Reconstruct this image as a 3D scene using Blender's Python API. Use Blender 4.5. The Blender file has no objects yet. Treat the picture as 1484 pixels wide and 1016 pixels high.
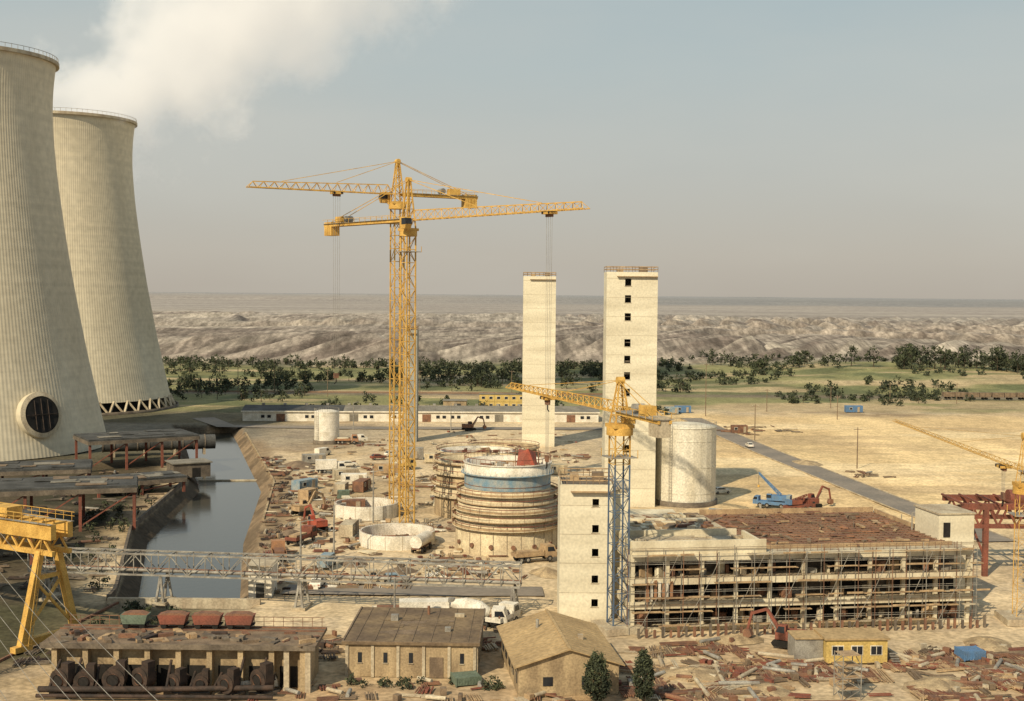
import bpy, math, random
import numpy as np
from mathutils import Matrix, Vector
random.seed(7); np.random.seed(7)
R=random.random
def U(a,b): return a+(b-a)*R()
scene=bpy.context.scene
# ---------------------------------------------------------------- materials
def mk(name,c1,c2=None,scale=0.5,rough=.85,metal=0.0,stretch=(1,1,1),bump=0.0,fine=.18,lo=.38,hi=.62,transl=0):
    m=bpy.data.materials.new(name); m.use_nodes=True
    nt=m.node_tree; N=nt.nodes; L=nt.links
    b=N['Principled BSDF']; b.inputs['Roughness'].default_value=rough; b.inputs['Metallic'].default_value=metal
    b.inputs['Specular IOR Level'].default_value=.25
    tc=N.new('ShaderNodeTexCoord'); mp=N.new('ShaderNodeMapping'); mp.inputs['Scale'].default_value=stretch
    L.new(tc.outputs['Object'],mp.inputs['Vector'])
    n=N.new('ShaderNodeTexNoise'); n.inputs['Scale'].default_value=scale; n.inputs['Detail'].default_value=6
    L.new(mp.outputs[0],n.inputs['Vector'])
    r=N.new('ShaderNodeMapRange'); r.inputs['From Min'].default_value=lo; r.inputs['From Max'].default_value=hi
    L.new(n.outputs['Fac'],r.inputs['Value'])
    c2=c2 or tuple(x*.65 for x in c1)
    mx=N.new('ShaderNodeMix'); mx.data_type='RGBA'
    mx.inputs['A'].default_value=(*c1,1); mx.inputs['B'].default_value=(*c2,1)
    L.new(r.outputs[0],mx.inputs['Factor'])
    n2=N.new('ShaderNodeTexNoise'); n2.inputs['Scale'].default_value=scale*9; n2.inputs['Detail'].default_value=4
    L.new(tc.outputs['Object'],n2.inputs['Vector'])
    r2=N.new('ShaderNodeMapRange'); r2.inputs['From Min'].default_value=.3; r2.inputs['From Max'].default_value=.7
    r2.inputs['To Min'].default_value=1-fine*1.5; r2.inputs['To Max'].default_value=1+fine
    L.new(n2.outputs['Fac'],r2.inputs['Value'])
    vm=N.new('ShaderNodeVectorMath'); vm.operation='SCALE'
    L.new(mx.outputs['Result'],vm.inputs[0]); L.new(r2.outputs[0],vm.inputs['Scale'])
    L.new(vm.outputs[0],b.inputs['Base Color'])
    if bump:
        bp=N.new('ShaderNodeBump'); bp.inputs['Strength'].default_value=bump; bp.inputs['Distance'].default_value=.1
        L.new(n2.outputs['Fac'],bp.inputs['Height']); L.new(bp.outputs[0],b.inputs['Normal'])
    return m
M={}
M['conc']=mk('concrete_light',(.70,.63,.46),(.53,.46,.32),.35,stretch=(1,1,.3),bump=.3,fine=.1)
M['conc2']=mk('concrete_weathered',(.52,.45,.32),(.36,.29,.20),.4,stretch=(1,1,.3),bump=.3)
M['tower']=mk('concrete_tower_lifts',(.76,.70,.53),(.58,.52,.38),.30,stretch=(.25,.25,1.4),bump=.15,lo=.3,hi=.7,fine=.09)
M['concdark']=mk('concrete_dark',(.19,.155,.115),(.11,.09,.07),.4)  # dark concrete tone, mottled at random
M['greytower']=mk('grey_concrete',(.33,.34,.31),(.27,.27,.24),.4,stretch=(1,1,.3))
M['yellow']=mk('crane_yellow_paint',(.68,.42,.11),(.50,.29,.07),.6,rough=.65)
M['blue']=mk('steel_blue_paint',(.11,.16,.23),(.08,.11,.16),.6,rough=.6)
M['bluebright']=mk('bright_blue_paint',(.10,.21,.38),(.11,.18,.28),.8,rough=.6)
M['bluefaded']=mk('faded_blue_sheet',(.17,.27,.34),(.33,.35,.33),.8,rough=.6)
M['steel']=mk('galvanised_steel',(.36,.34,.29),(.22,.20,.17),.6,rough=.6,metal=.1)
M['rust']=mk('rusty_steel',(.26,.135,.08),(.15,.085,.06),.9,rough=.9)
M['roofrust']=mk('rebar_mat_rust',(.31,.165,.095),(.20,.105,.07),.25,rough=.9)
M['darkrust']=mk('sooty_rusted_steel',(.075,.05,.038),(.035,.028,.024),.9,rough=.8)
M['redsteel']=mk('red_primer_steel',(.25,.085,.055),(.16,.065,.045),.5,rough=.7)
M['red']=mk('red_paint',(.42,.10,.06),(.28,.09,.06),.6,rough=.7)
M['orange']=mk('orange_paint',(.40,.21,.11),(.30,.17,.10),.6,rough=.8)
M['white']=mk('white_paint',(.78,.73,.62),(.60,.55,.44),.5,rough=.6)
M['tank']=mk('tank_cladding',(.70,.66,.54),(.58,.53,.41),.3,rough=.6,stretch=(1,1,.2))
M['dark']=mk('dark_void',(.025,.022,.02),(.015,.014,.012),.6)
M['darkroof']=mk('dark_sheet_roof',(.085,.085,.08),(.045,.045,.042),.25,rough=.7)
M['greyroof']=mk('grey_felt_roof',(.24,.22,.18),(.17,.155,.125),.3)
M['tanroof']=mk('tan_felt_roof',(.46,.33,.17),(.34,.24,.125),.22,lo=.3,hi=.7)
M['brownroof']=mk('brown_felt_roof',(.23,.165,.095),(.14,.10,.065),.25)
M['plaster']=mk('dirty_plaster',(.46,.35,.205),(.27,.20,.12),.5,stretch=(1,1,.4))
M['timber']=mk('timber_planks',(.48,.34,.19),(.32,.22,.13),.7)
M['timberold']=mk('weathered_timber',(.24,.175,.115),(.15,.11,.075),.7)
M['glass']=mk('window_glass',(.03,.035,.04),(.02,.02,.025),.5,rough=.12,fine=.02)
M['rubber']=mk('tyre_rubber',(.025,.025,.025),(.04,.035,.03),1)
M['cream']=mk('cream_panel',(.66,.56,.37),(.50,.41,.27),.4)
M['contyel']=mk('container_yellow',(.60,.43,.14),(.50,.36,.12),.5,rough=.7)
M['asphalt']=mk('asphalt',(.20,.175,.145),(.26,.22,.175),.12,fine=.1)
M['green']=mk('green_paint',(.15,.19,.14),(.11,.14,.10),.5,rough=.8)
M['leafA']=mk('foliage_light',(.125,.13,.06),(.09,.105,.045),.3,rough=.9)
M['leafB']=mk('foliage_mid',(.08,.092,.048),(.06,.07,.036),.3,rough=.9)
M['leafC']=mk('foliage_dark',(.048,.058,.034),(.034,.042,.026),.3,rough=.9)
M['bark']=mk('bark',(.09,.065,.045),(.06,.045,.03),2)
# ---------------------------------------------------------------- mesh builder
class Part:
    def __init__(s,name): s.name=name; s.v=[]; s.f=[]; s.m=[]; s.mats=[]; s.smooth=[]
    def mi(s,m):
        if m not in s.mats: s.mats.append(m)
        return s.mats.index(m)
    def add(s,vs,fs,m,sm=False):
        o=len(s.v); s.v+= [tuple(p) for p in vs]; k=s.mi(m)
        for f in fs: s.f.append([i+o for i in f]); s.m.append(k); s.smooth.append(sm)
        return s
    def box(s,x,y,z,sx,sy,sz,m,rot=0,tilt=0):
        vs=[]
        c,sn=math.cos(rot),math.sin(rot)
        for dz in (0,sz):
            for dx,dy in ((-1,-1),(1,-1),(1,1),(-1,1)):
                a=dx*sx/2; b=dy*sy/2
                vs.append((x+a*c-b*sn,y+a*sn+b*c,z+dz+tilt*a))
        return s.add(vs,[(0,3,2,1),(4,5,6,7),(0,1,5,4),(1,2,6,5),(2,3,7,6),(3,0,4,7)],m)
    def bar(s,p,q,w,m,h=None):
        p=Vector(p);q=Vector(q); d=q-p
        if d.length<1e-4: return s
        d.normalize(); up=Vector((0,0,1)) if abs(d.z)<.95 else Vector((1,0,0))
        a=d.cross(up).normalized()*w/2; b=a.cross(d).normalized()*(h or w)/2
        vs=[p-a-b,p+a-b,p+a+b,p-a+b,q-a-b,q+a-b,q+a+b,q-a+b]
        return s.add(vs,[(0,1,2,3),(7,6,5,4),(0,4,5,1),(1,5,6,2),(2,6,7,3),(3,7,4,0)],m)
    def tube(s,p,q,r,m,seg=12,r2=None,cap=True):
        p=Vector(p);q=Vector(q); d=(q-p).normalized(); up=Vector((0,0,1)) if abs(d.z)<.95 else Vector((1,0,0))
        a=d.cross(up).normalized(); b=a.cross(d); r2=r if r2 is None else r2
        vs=[p+(a*math.cos(t)+b*math.sin(t))*r for t in [i*2*math.pi/seg for i in range(seg)]]
        vs+=[q+(a*math.cos(t)+b*math.sin(t))*r2 for t in [i*2*math.pi/seg for i in range(seg)]]
        s.add(vs,[(i,(i+1)%seg,seg+(i+1)%seg,seg+i) for i in range(seg)],m,True)
        if cap: s.add(vs,[tuple(range(seg))[::-1],tuple(range(seg,2*seg))],m)
        return s
    def lathe(s,prof,m,seg=48,x=0,y=0,sm=True,rib=0):
        vs=[];n=len(prof)
        for k in range(seg):
            t=2*math.pi*k/seg
            for r,z in prof:
                rr=r+(rib if k%2 else 0)
                vs.append((x+rr*math.cos(t),y+rr*math.sin(t),z))
        fs=[(k*n+j,((k+1)%seg)*n+j,((k+1)%seg)*n+j+1,k*n+j+1) for k in range(seg) for j in range(n-1)]
        return s.add(vs,fs,m,sm)
    def disc(s,x,y,z,r,m,seg=40):
        vs=[(x+r*math.cos(2*math.pi*k/seg),y+r*math.sin(2*math.pi*k/seg),z) for k in range(seg)]
        return s.add(vs,[tuple(range(seg))],m)
    def ring(s,x,y,z,r,w,h,m,seg=48):
        return s.lathe([(r,z),(r+w,z),(r+w,z+h),(r,z+h),(r,z)],m,seg,x,y,False)
    def prism(s,poly,axis_len,m,plane='xz',off=0):
        n=len(poly); vs=[(a,off-axis_len/2,z) for a,z in poly]+[(a,off+axis_len/2,z) for a,z in poly]
        fs=[tuple(range(n)),tuple(range(2*n-1,n-1,-1))]+[(i,n+i,n+(i+1)%n,(i+1)%n) for i in range(n)]
        return s.add(vs,fs,m)
class Build:
    def __init__(s,name,loc=(0,0,0),rot=0): s.name=name; s.loc=loc; s.rot=rot; s.parts={}
    def p(s,n):
        if n not in s.parts: s.parts[n]=Part(n)
        return s.parts[n]
    def done(s):
        ps=[p for p in s.parts.values() if p.v]
        single=len(ps)==1; par=None
        if not single:
            par=bpy.data.objects.new(s.name,None); scene.collection.objects.link(par)
            par.location=s.loc; par.rotation_euler=(0,0,s.rot); par.empty_display_size=.5
        for p in ps:
            me=bpy.data.meshes.new(s.name+'_'+p.name); me.from_pydata(p.v,[],p.f)
            for m in p.mats: me.materials.append(M[m])
            me.polygons.foreach_set('material_index',p.m); me.polygons.foreach_set('use_smooth',p.smooth); me.update()
            o=bpy.data.objects.new(s.name if single else p.name,me); scene.collection.objects.link(o)
            if single: o.location=s.loc; o.rotation_euler=(0,0,s.rot)
            else: o.parent=par
        return par
# ---------------------------------------------------------------- noise
_T=np.random.RandomState(3).rand(512,512)
def vn(x,y,seed=0):
    x=np.asarray(x,float)+seed*37.7; y=np.asarray(y,float)+seed*91.3
    xi=np.floor(x).astype(int); yi=np.floor(y).astype(int); fx=x-xi; fy=y-yi
    fx=fx*fx*(3-2*fx); fy=fy*fy*(3-2*fy); g=lambda a,b:_T[a%512,b%512]
    return (g(xi,yi)*(1-fx)+g(xi+1,yi)*fx)*(1-fy)+(g(xi,yi+1)*(1-fx)+g(xi+1,yi+1)*fx)*fy
def fbm(x,y,o=4,seed=0):
    t=0;a=.5;n=0
    for i in range(o): t=t+a*vn(x*2**i,y*2**i,seed+i); n+=a; a*=.5
    return t/n
def ss(a,b,x): t=np.clip((x-a)/(b-a),0,1); return t*t*(3-2*t)
CY=[150,183,189,240,303,402,450]
CL=[-50,-54,-54.6,-67.5,-73,-102,-116]
CR=[-36,-40.8,-41.4,-51.5,-60.5,-87.5,-101]
def Lx(y): return np.interp(y,CY,CL)
def Rx(y): return np.interp(y,CY,CR)
# ---------------------------------------------------------------- terrain
def rows():
    y=45.0;o=[]
    while y<45000:
        o.append(y); y*= 1.0045 if y<520 else (1.0038 if y<3000 else (1.008 if y<7000 else 1.03))
    return np.array(o)
ys=rows(); sc=np.linspace(-.62,.62,560); NC=len(sc)
Y,S=np.meshgrid(ys,sc,indexing='ij'); X=S*(Y+70)
d=np.maximum(Lx(Y)-X,X-Rx(Y)); d=np.maximum(d,(183-Y)*1.5); d=np.maximum(d,(Y-430)*1.0)
Z=-3.4*(1-np.clip(d/4.0,0,1))
near=(1-ss(500,700,Y))
Z=Z+near*ss(3,8,d)*(fbm(X/6,Y/6,3,5)-.5)*.35
a=math.radians(27); un=X*math.cos(a)-Y*math.sin(a); al=X*math.sin(a)+Y*math.cos(a)
warp=(fbm(X/170,Y/260,3,11)-.5)*70
edge=800+ (fbm(X/120,Y*0,2,4)-.5)*120
mask=ss(0,120,Y-edge)*(1-ss(1900,3000,Y))
def ridge(u,v,s): return (1-np.abs(2*vn(u,v,s)-1))**1.3
saw=((un+warp*.55)/31)%1.0; tri=np.where(saw<.35,saw/.35,(1-saw)/.65)
rg2=ridge((un+warp)/14,al/160,22); rg3=ridge(un/7,al/60,23)
amp=.35+.9*ss(.35,.6,fbm(X/190,Y/230,2,27))
benchv=fbm(X/520,Y/420,2,9)*5+Y/430; bench=np.floor(benchv); bfrac=benchv-bench
Z=Z+mask*(6.5*tri*amp+2.0*rg2+.9*rg3+ 9*ss(.0,.10,bfrac)-8*bfrac-2+2.5*fbm(X/120,Y/120,3,19))
Z=Z+ss(570,680,Y)*(1-ss(800,900,Y))*ss(60,160,X)*(1+6*fbm(X/70,Y/60,3,17))
Z=Z+ss(7500,8200,Y)*14+ss(14000,16000,Y)*30*fbm(X/1200,Y/1200,2,2)
def gz(x,y):
    i=min(len(ys)-1,int(np.searchsorted(ys,y))); j=int(np.clip(round((x/(ys[i]+70)+.62)/1.24*(NC-1)),0,NC-1)); return float(Z[i,j])
def C(*c): return np.array(c).reshape(1,1,3)
def mix(A,B,f): return A*(1-f[...,None])+B*f[...,None]
n1=fbm(X/14,Y/14,4,41); n2=fbm(X/45,Y/45,4,42); n3=fbm(X/4,Y/4,3,43)
col=np.ones(X.shape+(3,))*C(.49,.375,.225)
col=mix(col,C(.32,.23,.14),ss(.5,.66,n1)*.85)
col=mix(col,C(.60,.48,.31),ss(.46,.6,n2)*.75)
col=mix(col,C(.38,.31,.225),ss(.52,.7,n3)*.4)
col=mix(col,C(.37,.255,.145),(1-ss(158,172,Y+8*(n1-.5)))*(.2+.55*ss(.4,.6,n1)))
sandm=ss(38,52,X+25*(n2-.5)+ (Y-300)*-.06)*ss(232,262,Y)*(1-ss(470,500,Y+30*(n1-.5)))
col=mix(col,mix(np.ones_like(col)*C(.72,.54,.29),C(.60,.44,.235),ss(.42,.62,fbm(X/30,Y/60,4,51))),sandm)
col=mix(col,C(.42,.31,.18),sandm*ss(.52,.7,fbm(X/60,Y/14,4,52))*.6)
col=mix(col,C(.76,.61,.37),sandm*ss(.52,.66,fbm(X/90,Y/22,4,53))*.6)
lm=ss(2,10,(Lx(Y)-3)-X)
col=mix(col,mix(np.ones_like(col)*C(.095,.075,.048),C(.055,.05,.032),ss(.4,.6,n1)),lm*(1-ss(460,500,Y)))
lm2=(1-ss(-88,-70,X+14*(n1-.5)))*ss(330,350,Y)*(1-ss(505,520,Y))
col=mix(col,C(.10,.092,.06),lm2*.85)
gr=(1-ss(-60,-20,X))*ss(350,390,Y)*(1-ss(430,442,Y))
col=mix(col,C(.22,.20,.165),gr*.6)
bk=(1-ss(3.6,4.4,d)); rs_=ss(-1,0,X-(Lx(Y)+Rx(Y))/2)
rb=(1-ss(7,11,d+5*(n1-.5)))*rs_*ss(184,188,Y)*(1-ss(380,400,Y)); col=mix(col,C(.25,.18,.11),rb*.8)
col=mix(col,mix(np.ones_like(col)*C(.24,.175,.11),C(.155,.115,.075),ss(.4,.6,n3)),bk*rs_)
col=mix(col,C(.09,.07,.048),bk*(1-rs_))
vg=(1-ss(-46,-34,X+10*(n1-.5)))*ss(150,156,Y)*(1-ss(178,186,Y))
col=mix(col,C(.08,.075,.04),vg*.85)
g1=ss(468,500,Y+20*(n1-.5)+ss(30,70,X)*-25)
gm=fbm(X/30,Y/36,5,61)
grass=mix(mix(np.ones_like(col)*C(.235,.225,.105),C(.135,.145,.07),ss(.42,.58,gm)),C(.42,.33,.19),ss(.53,.67,fbm(X/70,Y/25,4,62)))
col=mix(col,grass,g1)
tr=np.exp(-((Y-575-.02*X)/9)**2); col=mix(col,C(.19,.15,.115),tr*.85)
tr=np.exp(-((Y-520-.03*X)/6)**2)*ss(20,60,X); col=mix(col,C(.42,.32,.19),tr*.8)
tr=np.exp(-((Y-640-.05*X+12*n2)/7)**2); col=mix(col,C(.45,.36,.22),tr*.5)
mm=ss(-30,40,Y-edge)
cn=fbm((un+warp)/19,al/240,5,71); cn2=fbm((un+warp*1.2)/8,al/110,4,72); cn3=fbm(X/260,Y/420,3,73)
mc=mix(np.ones_like(col)*C(.185,.148,.118),C(.27,.225,.18),ss(.40,.56,cn2))
mc=mix(mc,C(.32,.27,.215),ss(.44,.56,cn)*.7)
mc=mix(mc,C(.47,.405,.315),ss(.52,.62,cn)*(.1+.8*ss(.42,.60,cn3)))
mc=mix(mc,C(.40,.34,.27),ss(.58,.68,cn2)*.5)
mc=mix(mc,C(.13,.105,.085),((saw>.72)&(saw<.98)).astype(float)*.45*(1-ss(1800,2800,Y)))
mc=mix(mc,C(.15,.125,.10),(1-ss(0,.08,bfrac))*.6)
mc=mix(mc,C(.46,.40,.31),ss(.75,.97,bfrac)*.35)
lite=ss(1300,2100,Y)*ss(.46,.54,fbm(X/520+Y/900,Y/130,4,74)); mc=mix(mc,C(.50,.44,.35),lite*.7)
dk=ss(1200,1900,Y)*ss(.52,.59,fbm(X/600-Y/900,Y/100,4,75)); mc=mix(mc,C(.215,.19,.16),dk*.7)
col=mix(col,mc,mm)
haze_paint=ss(750,4600,Y)**.75*.68; col=mix(col,C(.345,.315,.29),haze_paint)  # aerial haze painted into the ground colour, growing with distance
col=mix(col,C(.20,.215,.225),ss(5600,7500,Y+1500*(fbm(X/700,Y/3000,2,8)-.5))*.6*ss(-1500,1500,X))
col=mix(col,C(.31,.31,.31),ss(9000,22000,Y)*.85)  # far plain greyed again, painted horizon haze
nr,nc=X.shape
co=np.stack([X,Y,Z],-1).reshape(-1,3)
idx=np.arange(nr*nc).reshape(nr,nc)
q=np.stack([idx[:-1,:-1],idx[:-1,1:],idx[1:,1:],idx[1:,:-1]],-1).reshape(-1,4)
me=bpy.data.meshes.new('ground'); me.vertices.add(len(co)); me.vertices.foreach_set('co',co.ravel())
me.loops.add(q.size); me.loops.foreach_set('vertex_index',q.ravel().astype(np.int32))
me.polygons.add(len(q)); me.polygons.foreach_set('loop_start',np.arange(0,q.size,4,dtype=np.int32))
me.polygons.foreach_set('loop_total',np.full(len(q),4,dtype=np.int32))
me.update(calc_edges=True); me.validate()
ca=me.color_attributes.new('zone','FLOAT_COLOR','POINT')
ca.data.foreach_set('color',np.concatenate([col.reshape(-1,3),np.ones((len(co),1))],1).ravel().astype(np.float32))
cb_=me.attributes.new('mine','FLOAT','POINT'); cb_.data.foreach_set('value',(mm*(1-ss(850,4000,Y))).ravel().astype(np.float32))  # stripe contrast faded with distance to match the painted haze
me.polygons.foreach_set('use_smooth',[True]*len(q))
g=bpy.data.objects.new('ground',me); scene.collection.objects.link(g)
gmx=bpy.data.materials.new('ground_soil'); gmx.use_nodes=True; nt=gmx.node_tree;N=nt.nodes;L=nt.links
b=N['Principled BSDF']; b.inputs['Roughness'].default_value=.95; b.inputs['Specular IOR Level'].default_value=.1
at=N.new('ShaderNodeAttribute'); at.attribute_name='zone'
tc=N.new('ShaderNodeTexCoord')
def nz(scale,det=6,st=(1,1,1),rot=0):
    mp=N.new('ShaderNodeMapping'); mp.inputs['Scale'].default_value=st; mp.inputs['Rotation'].default_value=(0,0,rot)
    L.new(tc.outputs['Object'],mp.inputs[0])
    n=N.new('ShaderNodeTexNoise'); n.inputs['Scale'].default_value=scale; n.inputs['Detail'].default_value=det; L.new(mp.outputs[0],n.inputs[0]); return n
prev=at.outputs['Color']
for s_,lo,hi,st in ((1.3,.76,1.2,(1,1,1)),(.3,.84,1.15,(1,1,1)),(.05,.85,1.15,(1,.35,1))):
    n=nz(s_,6,st); r=N.new('ShaderNodeMapRange'); r.inputs['From Min'].default_value=.35; r.inputs['From Max'].default_value=.65
    r.inputs['To Min'].default_value=lo; r.inputs['To Max'].default_value=hi; L.new(n.outputs['Fac'],r.inputs['Value'])
    v=N.new('ShaderNodeVectorMath'); v.operation='SCALE'; L.new(prev,v.inputs[0]); L.new(r.outputs[0],v.inputs['Scale']); prev=v.outputs[0]
am=N.new('ShaderNodeAttribute'); am.attribute_name='mine'
for s_,st in ((1.0,(.10,.006,.1)),(1.0,(.3,.02,.2))):
    n=nz(s_,4,st,rot=math.radians(27)); r=N.new('ShaderNodeMapRange'); r.inputs['From Min'].default_value=.38; r.inputs['From Max'].default_value=.62
    r.inputs['To Min'].default_value=.76; r.inputs['To Max'].default_value=1.24; L.new(n.outputs['Fac'],r.inputs['Value'])
    mf=N.new('ShaderNodeMix'); mf.data_type='FLOAT'; mf.inputs['A'].default_value=1.0; L.new(am.outputs['Fac'],mf.inputs['Factor']); L.new(r.outputs[0],mf.inputs['B'])
    v=N.new('ShaderNodeVectorMath'); v.operation='SCALE'; L.new(prev,v.inputs[0]); L.new(mf.outputs['Result'],v.inputs['Scale']); prev=v.outputs[0]
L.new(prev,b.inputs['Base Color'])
bp=N.new('ShaderNodeBump'); bp.inputs['Strength'].default_value=.5; bp.inputs['Distance'].default_value=.3; L.new(nz(.8).outputs['Fac'],bp.inputs['Height']); L.new(bp.outputs[0],b.inputs['Normal'])
me.materials.append(gmx)
# ---------------------------------------------------------------- water
wm=bpy.data.materials.new('canal_water'); wm.use_nodes=True; nt=wm.node_tree;N=nt.nodes;L=nt.links
b=N['Principled BSDF']; b.inputs['Base Color'].default_value=(.05,.05,.04,1); b.inputs['Roughness'].default_value=.12; b.inputs['IOR'].default_value=1.4
tc=N.new('ShaderNodeTexCoord'); bp=N.new('ShaderNodeBump'); bp.inputs['Strength'].default_value=.25; bp.inputs['Distance'].default_value=.05; L.new(nz(.7,4).outputs['Fac'],bp.inputs['Height']); L.new(bp.outputs[0],b.inputs['Normal'])
M['water']=wm
B=Build('canal_water'); P=B.p('water'); yy=list(range(182,436,6)); vs=[]
for y in yy: vs+=[(float(Lx(y))-1.6,y,-2.5),(float(Rx(y))+1.6,y,-2.5)]
P.add(vs,[(2*i,2*i+1,2*i+3,2*i+2) for i in range(len(yy)-1)],'water'); B.done()
B=Build('canal_retaining_wall'); P=B.p('wall')
yy=list(range(184,412,4))
for y0,y1 in zip(yy[:-1],yy[1:]):
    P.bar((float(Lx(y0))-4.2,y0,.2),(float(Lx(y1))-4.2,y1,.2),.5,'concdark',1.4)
    if y0>250: P.bar((float(Rx(y0))+4.2,y0,0.05),(float(Rx(y1))+4.2,y1,0.05),.4,'plaster',.5)
P.box(-47,183,-3.4,22,.8,4.2,'conc2'); B.done()
B=Build('canal_weir'); P=B.p('sill')
P.box(-69,321,-3.2,19,.6,1.0,'conc2',rot=.1); B.done()
# ---------------------------------------------------------------- roads
B=Build('access_road'); P=B.p('carriageway')
pts=[(66,470),(68.8,428),(74,370),(79.5,322),(83,290),(86.5,262),(90,235)]
def strip(P,pts,w,m,z):
    vs=[]
    for i,(x,y) in enumerate(pts):
        a_=pts[max(0,i-1)]; b_=pts[min(len(pts)-1,i+1)]; t=Vector((b_[0]-a_[0],b_[1]-a_[1])).normalized(); n=Vector((-t.y,t.x))*w/2
        vs+=[(x+n.x,y+n.y,z),(x-n.x,y-n.y,z)]
    P.add(vs,[(2*i,2*i+1,2*i+3,2*i+2) for i in range(len(pts)-1)],m)
strip(P,pts,7.5,'asphalt',.19)
P2=B.p('kerbs')
for sgn in (-1,1):
    for (x0,y0),(x1,y1) in zip(pts[:-1],pts[1:]): P2.bar((x0+sgn*3.9,y0,.2),(x1+sgn*3.9,y1,.2),.2,'conc2',.25)
B.done()
B=Build('site_road'); P=B.p('surface'); strip(P,[(-110,455),(-96,428),(-60,425),(0,428),(68,432)],8,'asphalt',.2)
B.done()
B=Build('yard_road'); P=B.p('surface'); strip(P,[(-34,192),(-10,191.5),(5,192)],6,'asphalt',.2); B.done()
# ---------------------------------------------------------------- cooling towers
ctm=mk('cooling_tower_concrete',(.68,.61,.455),(.54,.475,.345),.05,stretch=(1,1,.14),bump=.1,lo=.3,hi=.7,fine=.08)
nt=ctm.node_tree;N=nt.nodes;L=nt.links
b=N['Principled BSDF']; src=b.inputs['Base Color'].links[0].from_socket
tc=N.new('ShaderNodeTexCoord'); n=nz(.55,3,(.004,.004,1)); r=N.new('ShaderNodeMapRange'); r.inputs['From Min'].default_value=.35; r.inputs['From Max'].default_value=.65; r.inputs['To Min'].default_value=.92; r.inputs['To Max'].default_value=1.04
L.new(n.outputs['Fac'],r.inputs['Value']); v=N.new('ShaderNodeVectorMath'); v.operation='SCALE'; L.new(src,v.inputs[0]); L.new(r.outputs[0],v.inputs['Scale']); L.new(v.outputs[0],b.inputs['Base Color'])
M['ct']=ctm
def cooling(loc,z0,opening=None):
    B=Build('cooling_tower',loc)
    zs=np.linspace(z0,110,46)
    rr=np.interp(zs,[0,8,28,48,64,80,94,104,110],[40.7,38.9,34.6,31.0,28.6,26.6,25.6,25.9,26.8])
    k=np.array([1,2,3,2,1])/9; rp=np.pad(rr,2,'edge'); r2=np.convolve(rp,k,'valid'); rr[2:-2]=r2[2:-2]
    B.p('shell').lathe(list(zip(rr,zs)),'ct',440,sm=False,rib=.06)
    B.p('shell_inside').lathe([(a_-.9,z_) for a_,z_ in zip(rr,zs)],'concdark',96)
    B.p('rim').ring(0,0,109.4,rr[-1]-1.0,1.9,1.0,'conc2',120)
    P=B.p('rim_railing')
    for i in range(90):
        t=i*math.pi/45; P.bar((27.4*math.cos(t),27.4*math.sin(t),110.4),(27.4*math.cos(t),27.4*math.sin(t),111.6),.1,'steel')
    P.ring(0,0,111.5,27.35,.1,.12,'steel',90)
    if z0>1:
        P=B.p('support_columns')
        for i in range(44):
            t=i*2*math.pi/44
            for s_ in (-1,1):
                t2=t+s_*math.pi/44
                P.bar((41.8*math.cos(t),41.8*math.sin(t),0),(rr[0]*math.cos(t2),rr[0]*math.sin(t2),z0+.3),.7,'conc2')
        B.p('basin').lathe([(43,0),(43,1.0),(42.6,1.0),(42.6,0)],'concdark',80)
        B.p('dark_fill_pack').lathe([(37,0),(37,z0+.5)],'dark',60)  # near-black inner wall, painted to stand in for the unlit interior
    if opening:
        ang,zc,rad=opening
        base=np.interp(zc,zs,rr); n=Vector((math.cos(ang),math.sin(ang),.18)).normalized()
        c=Vector((math.cos(ang)*base,math.sin(ang)*base,zc))
        P=B.p('flue_duct_collar'); P.tube(c-n*3,c+n*1.6,rad+1.2,'ct',40,cap=False)
        P.tube(c+n*1.6,c+n*2.0,rad+1.2,'conc2',40,r2=rad,cap=False)
        up=Vector((0,0,1))
        P2=B.p('flue_opening'); P2.tube(c+n*1.2,c+n*1.9,rad,'dark',40)
        a_=n.cross(up).normalized(); b_=a_.cross(n)
        P3=B.p('flue_stiffeners')
        for w in (-2,0,2): P3.bar(c+n*2.1+a_*w-b_*rad*.85*math.sqrt(1-(w/rad)**2),c+n*2.1+a_*w+b_*rad*.85*math.sqrt(1-(w/rad)**2),.18,'darkrust')
        P3.bar(c+n*2.15-a_*rad*.9,c+n*2.15+a_*rad*.9,.18,'darkrust')
    B.done()
cooling((-158,365,0),.3,opening=(math.radians(-36),11.5,5.0))
cooling((-173.5,495,0),4.2)
B=Build('rim_maintenance_rig',(-158+4,365-26.5,110.4)); P=B.p('frame')
for x in (-4,-1.5,1,3.5): P.bar((x,0,0),(x,0,2.2),.2,'rust')
P.bar((-5,0,2.2),(5,0,2.2),.3,'rust'); P.bar((-5,0,1.2),(5,0,1.2),.15,'rust'); B.done()
# ---------------------------------------------------------------- steam plume
pm=bpy.data.materials.new('steam_volume_glow'); pm.use_nodes=True; nt=pm.node_tree;N=nt.nodes;L=nt.links; N.remove(N['Principled BSDF'])
out=N['Material Output']; pv=N.new('ShaderNodeVolumePrincipled'); L.new(pv.outputs[0],out.inputs['Volume'])
pv.inputs['Color'].default_value=(1,.98,.93,1); pv.inputs['Anisotropy'].default_value=.1
tc=N.new('ShaderNodeTexCoord'); sp=N.new('ShaderNodeSeparateXYZ'); L.new(tc.outputs['Object'],sp.inputs[0])
def mth(op,a_,b_=None):
    n=N.new('ShaderNodeMath'); n.operation=op
    for i,x in enumerate((a_,b_)):
        if x is None: continue
        if isinstance(x,(int,float)): n.inputs[i].default_value=x
        else: L.new(x,n.inputs[i])
    return n.outputs[0]
dist=mth('SQRT',mth('ADD',mth('MULTIPLY',sp.outputs[0],sp.outputs[0]),mth('MULTIPLY',sp.outputs[1],sp.outputs[1])))
rad=mth('ADD',mth('MULTIPLY',sp.outputs[2],.19),20.0)
nn=nz(.032,7); nn.inputs['Roughness'].default_value=.62
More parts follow.
